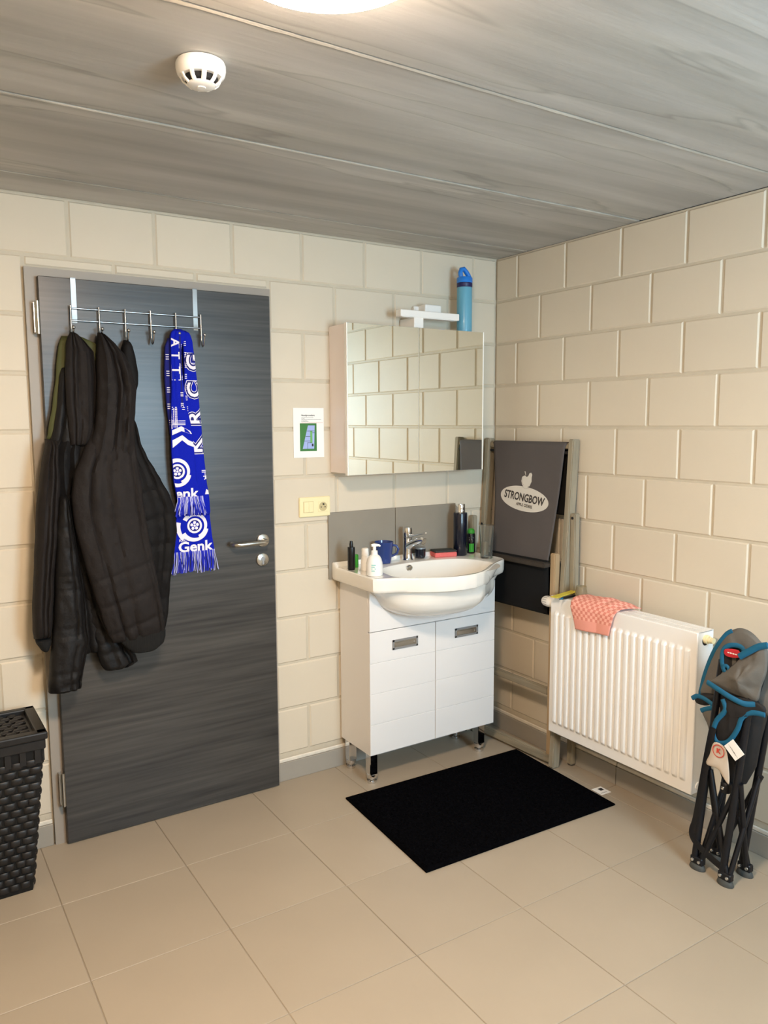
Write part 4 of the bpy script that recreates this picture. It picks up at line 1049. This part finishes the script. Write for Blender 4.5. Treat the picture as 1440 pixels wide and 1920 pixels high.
part('back_panel', MB().box(RXB-.004, RXB, RY0+.01, RY1-.01, RZ0+.006, RZ1-.01), M['rad'], rd)
part('convector', MB().box(RX+.018, RXB-.012, RY0+.02, RY1-.02, RZ0+.02, RZ1-.03), M['handle_grey'], rd)
gr = MB()
for x0, x1 in ((RX+.002, RX+.016), (RXB-.014, RXB), (-.113, -.108)): gr.box(x0, x1, RY0, RY1, RZ1-.001, RZ1+.0015)
n = 34
for i in range(n+1):
    y = RY0+(RY1-RY0)*i/n; gr.box(RX+.014, RXB-.010, max(RY0, y-.0098), min(RY1, y+.0098), RZ1-.002, RZ1+.0008)
part('top_grille', gr, M['rad'], rd)
part('wall_bracket', MB().box(RXB, -.0005, -.72, -.69, .3, .7), M['rad'], rd); part('wall_bracket', MB().box(RXB, -.0005, -1.17, -1.14, .3, .7), M['rad'], rd)
v_ = MB().lathe([(.016, 0), (.016, .012), (.012, .013), (.012, .022), (.0105, .023), (.0105, .034), (0, .0345)], (-.112, RY0, .764), 20, 'y')
part('vent_valve', v_, M['ivory'], rd)
part('valve_rosette', MB().lathe([(.0175, 0), (.0175, .002), (0, .002)], (-.112, RY0+.001, .758), 20, 'y'), M['dark'], rd)
part('blanking_plug', MB().lathe([(.014, 0), (.014, .003), (.010, .004), (.009, .002), (0, .002)], (-.121, RY0, .215), 20, 'y'), M['rad'], rd)
# thermostatic head on the left end (axis +y)
th_ = MB(); prof = [(.012, 0), (.019, .006), (.0225, .02), (.0235, .038), (.0225, .054), (.017, .064), (0, .067)]
n = 36
for r_, h_ in prof: pass
vs = []
for r_, h_ in prof:
    for j in range(n): vs.append((-.132+r_*math.cos(2*PI*j/n), RY1+.0005+h_, .757+r_*math.sin(2*PI*j/n)))
fs = [(i*n+j, i*n+(j+1) % n, (i+1)*n+(j+1) % n, (i+1)*n+j) for i in range(len(prof)-1) for j in range(n)]+[tuple(range(n))]
tv = part('thermostat_head', th_.add(vs, fs, True), M['white_plastic'], rd, 'white slotted thermostat knob')
sl = MB()
for j in range(14):
    a = 2*PI*j/14; r_ = .0228
    sl.tube([(-.132+(r_+.0003)*math.cos(a), RY1+.030, .757+(r_+.0003)*math.sin(a)), (-.132+(r_+.0006)*math.cos(a), RY1+.044, .757+(r_+.0006)*math.sin(a)), (-.132+(r_-.001)*math.cos(a), RY1+.054, .757+(r_-.001)*math.sin(a))], .0011, 6)
part('slot', sl, M['handle_grey'], tv, kind='stuff')
# towel folded over the front edge
tw = thing('hand_towel', 'pink checked kitchen towel hanging over the front edge of the radiator', 'towel', (-.13, -.82, .79))
def tpath(u, v):
    # u 0..1 along the towel width (left->right), v 0..1 from back on top to the hanging hem
    yl = -.668-.045*v+.006*math.sin(v*5); yr = -.955+.055*v
    y = yl+(yr-yl)*u
    Lt = .112; tot = .222-.012*u
    s = v*tot
    x0 = -.050
    wv = .004*math.sin(u*9+v*2)+.003*math.sin(u*17+1)
    if s < Lt-.012: return (x0-s, y, RZ1+.0045+abs(wv)*.9+.022*math.sin(PI*min(1, u*.8+.1))*math.sin(PI*min(1, .15+s/Lt*.85)))
    a = (s-Lt+.012)/.028; r_ = .018
    if a < 1: q = a*PI/2; return (x0-(Lt-.012)-r_*math.sin(q), y, RZ1+.0045-r_*(1-math.cos(q))+abs(wv)*.5*(1-a))
    h_ = s-Lt-.016
    return (RX-.0155-.006*abs(math.sin(u*5))*min(1, h_*20)-.003, y-.06*h_, RZ1-.0135-h_-.008*u*0)
vs = []; fs = []; nu, nv_ = 40, 44
for j in range(nv_+1):
    for i in range(nu+1): vs.append(tpath(i/nu, j/nv_))
for j in range(nv_):
    for i in range(nu): fs.append((j*(nu+1)+i, j*(nu+1)+i+1, (j+1)*(nu+1)+i+1, (j+1)*(nu+1)+i))
me = MB().add(vs, fs, True).mesh('cloth'); uvl = me.uv_layers.new(name='UVMap')
for lp in me.loops:
    i = lp.vertex_index; u, v = (i % (nu+1))/nu, (i//(nu+1))/nv_
    uvl.data[lp.index].uv = (u*17, (.80-v)*18)
o = put('cloth', me, M['towel'], tw); md = o.modifiers.new('thickness', 'SOLIDIFY'); md.thickness = .0035; md.offset = 0
lathe_thing('glass_jar', 'small smoky glass jar on the radiator behind the towel', 'jar', -.088, -.672,
    [('pot', [(.018, 0), (.023, .004), (.0255, .018), (.0245, .030), (.0225, .040), (.0215, .052), (.020, .052), (.0205, .040), (.023, .018), (0, .006)], 'smoke_glass')], z=RZ1+.002)
yt = thing('card_strip', 'flat yellow card strip lying across the left end of the radiator', 'card', (-.1, -.6, RZ1+.004))
o = part('card', MB().box(-.085, .085, -.017, .017, 0, .004, .001), M['yellow'], yt); o.matrix_basis = Matrix.Translation((-.112, -.605, RZ1+.009)) @ Matrix.Rotation(.16, 4, 'Z') @ Matrix.Rotation(-.03, 4, 'Y')
pn = thing('pen', 'black pen lying beside the yellow card strip', 'pen', (-.12, -.64, RZ1+.005))
o = part('barrel', MB().tube([(-.055, 0, 0), (.05, 0, 0)], .0055, 12), M['black'], pn); o.matrix_basis = Matrix.Translation((-.122, -.645, RZ1+.0075)) @ Matrix.Rotation(.10, 4, 'Z')
o = part('tip', MB().tube([(-.074, 0, -.001), (-.055, 0, 0)], [.002, .005], 10), M['teal'], pn, 'teal pen tip'); o.matrix_basis = Matrix.Translation((-.122, -.645, RZ1+.0075)) @ Matrix.Rotation(.10, 4, 'Z')

# ------------------------------------------------------------------ bath mat
mt = thing('bath_mat', 'black shaggy bath mat on the floor before the washbasin cabinet', 'mat', (-.59, -.61, 0))
A, B, Cc, D = Vector((-1.034, -.300, 0)), Vector((-.126, -.326, 0)), Vector((-.155, -.938, 0)), Vector((-1.068, -.908, 0))
nu, nv_ = 200, 136; vs = []; fs = []
for j in range(nv_+1):
    for i in range(nu+1):
        u, v = i/nu, j/nv_
        p = (A*(1-u)+B*u)*(1-v)+(D*(1-u)+Cc*u)*v
        e = min(u*nu, (1-u)*nu, v*nv_, (1-v)*nv_)
        h_ = .012*min(1, .25+e/4.) + random.uniform(-.0035, .0035)*(1 if e > 1 else .2)
        p = p+Vector((random.uniform(-.0015, .0015), random.uniform(-.0015, .0015), 0))*(1 if e > 0 else .8)
        vs.append((p.x, p.y, max(.0015, h_)))
for j in range(nv_):
    for i in range(nu): fs.append((j*(nu+1)+i, j*(nu+1)+i+1, (j+1)*(nu+1)+i+1, (j+1)*(nu+1)+i))
part('pile', MB().add(vs, fs, True), M['mat_black'], mt)
hem = MB().tube([A+Vector((0, 0, .004)), B+Vector((0, 0, .004)), Cc+Vector((0, 0, .004)), D+Vector((0, 0, .004))], .0042, 8, closed=True)
part('hem', hem, M['mat_black'], mt)
lb = MB().prism([(-.130, -.794), (-.077, -.797), (-.079, -.856), (-.132, -.853)], .0008, .0016, 'z')
part('care_label', lb, M['paper'], mt, 'white care label at the edge')
g = MB().prism([(-.106, -.806), (-.086, -.807), (-.087, -.826), (-.107, -.825)], .0016, .0018, 'z'); g.prism([(-.125, -.84), (-.09, -.842), (-.09, -.844), (-.125, -.842)], .0016, .0018, 'z')
part('label_print', g, M['ink'], mt)

# ------------------------------------------------------------------ folded camping chair
cc = thing('camping_chair', 'folded grey camping chair with teal binding standing by the radiator', 'camping chair', (-.22, -1.46, 0))
feet = [(-.266, -1.400), (-.272, -1.510), (-.165, -1.512), (-.160, -1.402)]
tops = [(-.215, -1.430), (-.235, -1.560), (-.125, -1.570), (-.120, -1.450)]
for i, (fx_, fy_) in enumerate(feet):
    h = MB().box(fx_-.012, fx_+.012, fy_-.024, fy_+.024, .018, .045, .004)
    hb = part('foot_bracket', h, M['camp_navy'], cc)
    part('rubber_foot', MB().lathe([(.023, 0), (.024, .003), (.021, .014), (.017, .019)], (fx_, fy_, .0005), 20, sx=.8, sy=1.25), M['foot_grey'], hb)
    rv = MB()
    for dy in (-.012, .013): rv.lathe([(.0062, 0), (.005, .003), (0, .004)], (fx_-.012, fy_+dy, .031), 12, 'x')
    part('rivet', rv, M['chrome'], hb)
def leg(name, p, q, r=.0085): part(name, MB().tube([p, tuple((a+b)/2 for a, b in zip(p, q)), q], r, 12), M['camp_navy'], cc)
for i in range(4):
    fx_, fy_ = feet[i]; tx, ty = tops[i]
    leg('leg', (fx_, fy_+.012, .03), (tx, ty+.006, .74), .012)
    j = (i+1) % 4; fx2, fy2 = feet[j]; tx2, ty2 = tops[j]
    k1, k2 = .40, .40
    leg('cross_tube', (fx_, fy_-.012, .03), (tx2*.42+fx2*.58, ty2*.42+fy2*.58, .36), .0088)
    leg('cross_tube', (fx2*.96+fx_*.04, fy2-.006, .03), (tx*.42+fx_*.58, ty*.42+fy_*.58-.006, .36), .0088)
part('centre_hub', MB().lathe([(.016, 0), (.018, .01), (.018, .03), (.012, .036), (0, .036)], (-.235, -1.473, .30), 16), M['camp_navy'], cc)
part('hub_rivet', MB().lathe([(.006, 0), (.005, .003), (0, .004)], (-.253, -1.472, .318), 12, 'x'), M['chrome'], cc)
def resample(pts, n, closed=True):
    P_ = [Vector((p[0], p[1])) for p in pts]; out_ = []
    k = len(P_); segs = k if closed else k-1
    def cr(a, b, c, d, t): return .5*((2*b)+(c-a)*t+(2*a-5*b+4*c-d)*t*t+(3*b-a-3*c+d)*t*t*t)
    per = max(2, n//segs)
    for i in range(segs):
        a, b, c, d = (P_[(i-1) % k], P_[i], P_[(i+1) % k], P_[(i+2) % k]) if closed else (P_[max(i-1, 0)], P_[i], P_[i+1], P_[min(i+2, k-1)])
        for j in range(per): out_.append(cr(a, b, c, d, j/per))
    if not closed: out_.append(P_[-1])
    return out_
def patch(name, yz, xf, mm, bulge=.02, wr=.006, seed=0, th=.003, n=72, cen=None):
    """soft cloth panel: outline in (y,z), xf(y,z) gives its distance from the wall, bulging into the room"""
    o_ = resample(yz, n); k = len(o_); c = Vector(cen) if cen else sum(o_, Vector((0, 0)))/k
    vs = []; fs = []; K = 9
    for q in range(K+1):
        f = 1-q/K if q < K else .02
        for p in o_:
            z2 = c+(p-c)*f
            x = xf(z2.x, z2.y)-bulge*(1-f*f)+wr*noise.noise(Vector((z2.x*22, z2.y*16, seed)))*(1-f**3)+.4*wr*noise.noise(Vector((z2.x*60, z2.y*50, seed+4)))*(1-f**3)
            vs.append((x, z2.x, z2.y))
    for q in range(K):
        for j in range(k): fs.append((q*k+j, q*k+(j+1) % k, (q+1)*k+(j+1) % k, (q+1)*k+j))
    fs.append(tuple(K*k+j for j in range(k)))
    ob = part(name, MB().add(vs, fs, True), M[mm], cc); md = ob.modifiers.new('thickness', 'SOLIDIFY'); md.thickness = th; md.offset = 0
    return ob, o_
def binding(yz, xf, r=.0075, parent=None, n=40, closed=False):
    o_ = resample(yz, n, closed)
    m_ = MB().tube([(xf(p.x, p.y), p.x, p.y) for p in o_], r, 8, closed=closed, flat=.5, upv=(1, 0, 0))
    return part('binding', m_, M['teal'], parent or cc, 'teal edge binding')
cv = lambda x: (lambda y, z: x)
# dark storage body around the tubes
Loft2 = []
bodym = MB(); n = 36; vs = []
prof = [(.62, -1.485, .085, .060), (.56, -1.487, .080, .060), (.48, -1.480, .074, .055), (.40, -1.475, .066, .05), (.33, -1.470, .040, .035)]
prof = [(.72, -1.495, .085, .06)]+prof
for z, yc, hy, hx in prof:
    for j in range(n):
        a = 2*PI*j/n; rr = 1+.06*math.sin(5*a+z*9)
        vs.append((-.185+hx*rr*math.cos(a), yc+hy*rr*math.sin(a), z))
fs = [(i*n+j, i*n+(j+1) % n, (i+1)*n+(j+1) % n, (i+1)*n+j) for i in range(len(prof)-1) for j in range(n)]+[tuple(range(n)), tuple((len(prof)-1)*n+j for j in range(n))]
part('folded_seat', bodym.add(vs, fs, True), M['camp_dark'], cc)
P1 = [(-1.340, .586), (-1.354, .666), (-1.386, .759), (-1.425, .824), (-1.468, .858), (-1.510, .858), (-1.550, .832), (-1.585, .792), (-1.600, .70), (-1.595, .60), (-1.47, .62)]
b1, _ = patch('backrest', P1, cv(-.205), 'camp_grey', .018, .012, 51, cen=(-1.47, .71))
binding([(-1.340, .586), (-1.354, .666), (-1.386, .759), (-1.425, .824), (-1.450, .846)], cv(-.207), .0075, b1)
# cup-holder opening with teal ring
H = [(-1.444, .788), (-1.438, .75), (-1.448, .715), (-1.470, .700), (-1.497, .726), (-1.514, .770), (-1.510, .806), (-1.474, .808)]
h1, _ = patch('cup_holder', H, cv(-.236), 'camp_dark', -.012, .003, 52)
binding(H, cv(-.239), .0080, h1, 64, True)
binding([(-1.452, .722), (-1.462, .712), (-1.470, .722), (-1.464, .735), (-1.453, .733), (-1.450, .722)], cv(-.247), .006, h1, 24)
lb_, _ = patch('label', [(-1.452, .790), (-1.500, .797), (-1.500, .773), (-1.455, .768)], cv(-.244), 'red', .001, .001, 53, .001, 16)
g = MB()
for a in range(4): lay(g, quad2(0, .007, 0, .004), lambda u, v, a=a: (-.2466, -1.462-.009*a-u, .780+v))
part('label_print', g, M['paper'], lb_)
P2 = [(-1.404, .662), (-1.430, .690), (-1.470, .728), (-1.526, .790), (-1.560, .815), (-1.595, .838), (-1.600, .76), (-1.585, .70), (-1.572, .648), (-1.52, .645), (-1.46, .650)]
b2, _ = patch('seat_flap', P2, cv(-.246), 'camp_grey', .022, .016, 54, cen=(-1.52, .71))
binding([(-1.400, .664), (-1.45, .655), (-1.50, .642), (-1.54, .634), (-1.574, .640)], lambda y, z: -.256-.014*math.sin(PI*min(1, max(0, (-1.40-y)/.174))), .0095, b2)
binding([(-1.512, .782), (-1.545, .808), (-1.575, .830), (-1.605, .842)], cv(-.258), .0105, b2)
P3 = [(-1.462, .623), (-1.474, .591), (-1.444, .545), (-1.434, .500), (-1.452, .472), (-1.490, .488), (-1.520, .540), (-1.534, .585), (-1.567, .612), (-1.605, .618), (-1.60, .645), (-1.52, .648)]
b3, _ = patch('armrest', P3, cv(-.256), 'camp_dark', .008, .006, 55, cen=(-1.50, .575))
binding([(-1.462, .625), (-1.474, .591), (-1.444, .545), (-1.434, .500), (-1.452, .472), (-1.490, .488), (-1.520, .540), (-1.534, .585), (-1.567, .612), (-1.610, .618)], cv(-.262), .0085, b3)
P4 = [(-1.362, .548), (-1.400, .570), (-1.43, .575), (-1.425, .50), (-1.402, .470), (-1.385, .505)]
b4, _ = patch('side_pocket', P4, cv(-.222), 'camp_grey', .006, .004, 56)
binding([(-1.360, .546), (-1.380, .558), (-1.405, .571)], cv(-.226), .008, b4)
P5 = [(-1.335, .588), (-1.325, .575), (-1.335, .562), (-1.37, .565), (-1.40, .585), (-1.40, .61), (-1.36, .605)]
b5, _ = patch('corner_cup', P5, cv(-.212), 'camp_dark', .012, .003, 57)
binding([(-1.322, .578), (-1.342, .592), (-1.372, .590), (-1.402, .580)], cv(-.224), .008, b5)
stp = [(-1.436, .520), (-1.420, .40), (-1.402, .28), (-1.384, .17), (-1.374, .125), (-1.388, .098), (-1.44, .068), (-1.500, .045)]
o_ = resample(stp, 40, False); part('carry_strap', MB().tube([(-.268-.004*math.sin(i*.3), p.x, p.y) for i, p in enumerate(o_)], .013, 8, flat=.15, upv=(1, 0, 0)), M['camp_navy'], cc)
t1, _ = patch('paper_tag', [(-1.453, .478), (-1.494, .470), (-1.510, .406), (-1.512, .355), (-1.490, .372), (-1.469, .392), (-1.427, .393), (-1.438, .43)], cv(-.282), 'tag_beige', .003, .003, 58, .001, 32)
g = MB(); lay(g, arc_band(-1.472, .455, .019, .022, 0, 360, 24), lambda y, z: (-.2868, y, z)); lay(g, rot2(text_tris('K', .022, .0012), 0, 0, 0), lambda u, v: (-.2868, -1.472-u, .455+v))
part('tag_print', g, M['red_ink'], t1, 'orange red round emblem')
t2 = part('price_tag', MB().prism([(-1.494, .482), (-1.524, .515), (-1.566, .479), (-1.536, .446)], -.2905, -.2895, 'x'), M['paper'], cc, 'white price tag')
g = MB(); ra = math.radians(-42)
for i, (a, b, h_) in enumerate(((0, .02, .004), (0, .026, .003), (.004, .022, .009), (.002, .026, .003))):
    z0 = (0, .008, .014, .026)[i]
    def tp(u, v): c, s = math.cos(ra), math.sin(ra); return (-.2909, -1.508-(u*c+v*s*-1)*1.0, .494+u*s*-1*-.9-v*.75)
    lay(g, quad2(a, b, z0, z0+h_), tp)
part('tag_print', g, M['ink'], t2)

# ------------------------------------------------------------------ ceiling fittings
sd = thing('smoke_detector', 'white domed smoke detector on the concrete ceiling', 'smoke detector', (-1.911, -1.236, ZC))
dx_, dy_ = -1.911, -1.236
part('base', MB().lathe([(.046, -.031), (.051, -.025), (.0535, -.015), (.0535, -.006), (.051, -.0003)], (dx_, dy_, ZC), 40), M['white_plastic'], sd)
part('sensor_chamber', MB().lathe([(.029, -.043), (.034, -.040), (.036, -.031)], (dx_, dy_, ZC), 32), M['dark'], sd)
part('cover', MB().lathe([(0, -.0525), (.009, -.0523), (.0095, -.0505), (.012, -.0505), (.027, -.049), (.031, -.0465), (.0305, -.0445), (0, -.0445)], (dx_, dy_, ZC), 36), M['white_plastic'], sd)
for i in range(10):
    a = 2*PI*i/10+.12; c, s_ = math.cos(a), math.sin(a)
    part('fin', MB().tube([(dx_+.044*c, dy_+.044*s_, ZC-.030), (dx_+.039*c, dy_+.039*s_, ZC-.039), (dx_+.030*c, dy_+.030*s_, ZC-.046)], .0026, 6, flat=2.0, upv=(-s_, c, 0)), M['white_plastic'], sd)
lp = thing('ceiling_lamp', 'round opal ceiling lamp, switched on', 'lamp', (-1.935, -1.845, ZC))
LC = (-1.938, -1.850, ZC)
part('mount', MB().lathe([(.152, -.034), (.155, -.030), (.155, -.0003)], LC, 48), M['white_plastic'], lp)
part('shade_side', MB().lathe([(.162, -.079), (.163, -.074), (.163, -.039), (.158, -.0345)], LC, 64), M['lamp_side'], lp, 'dimmer glowing rim')
dome = [(.1615*math.cos(q*PI/2/14), -.0793-.022*math.sin(q*PI/2/14)) for q in range(15)]; dome[-1] = (0, dome[-1][1])
part('shade', MB().lathe(dome[::-1], LC, 64), M['lamp'], lp, 'glowing opal shade')
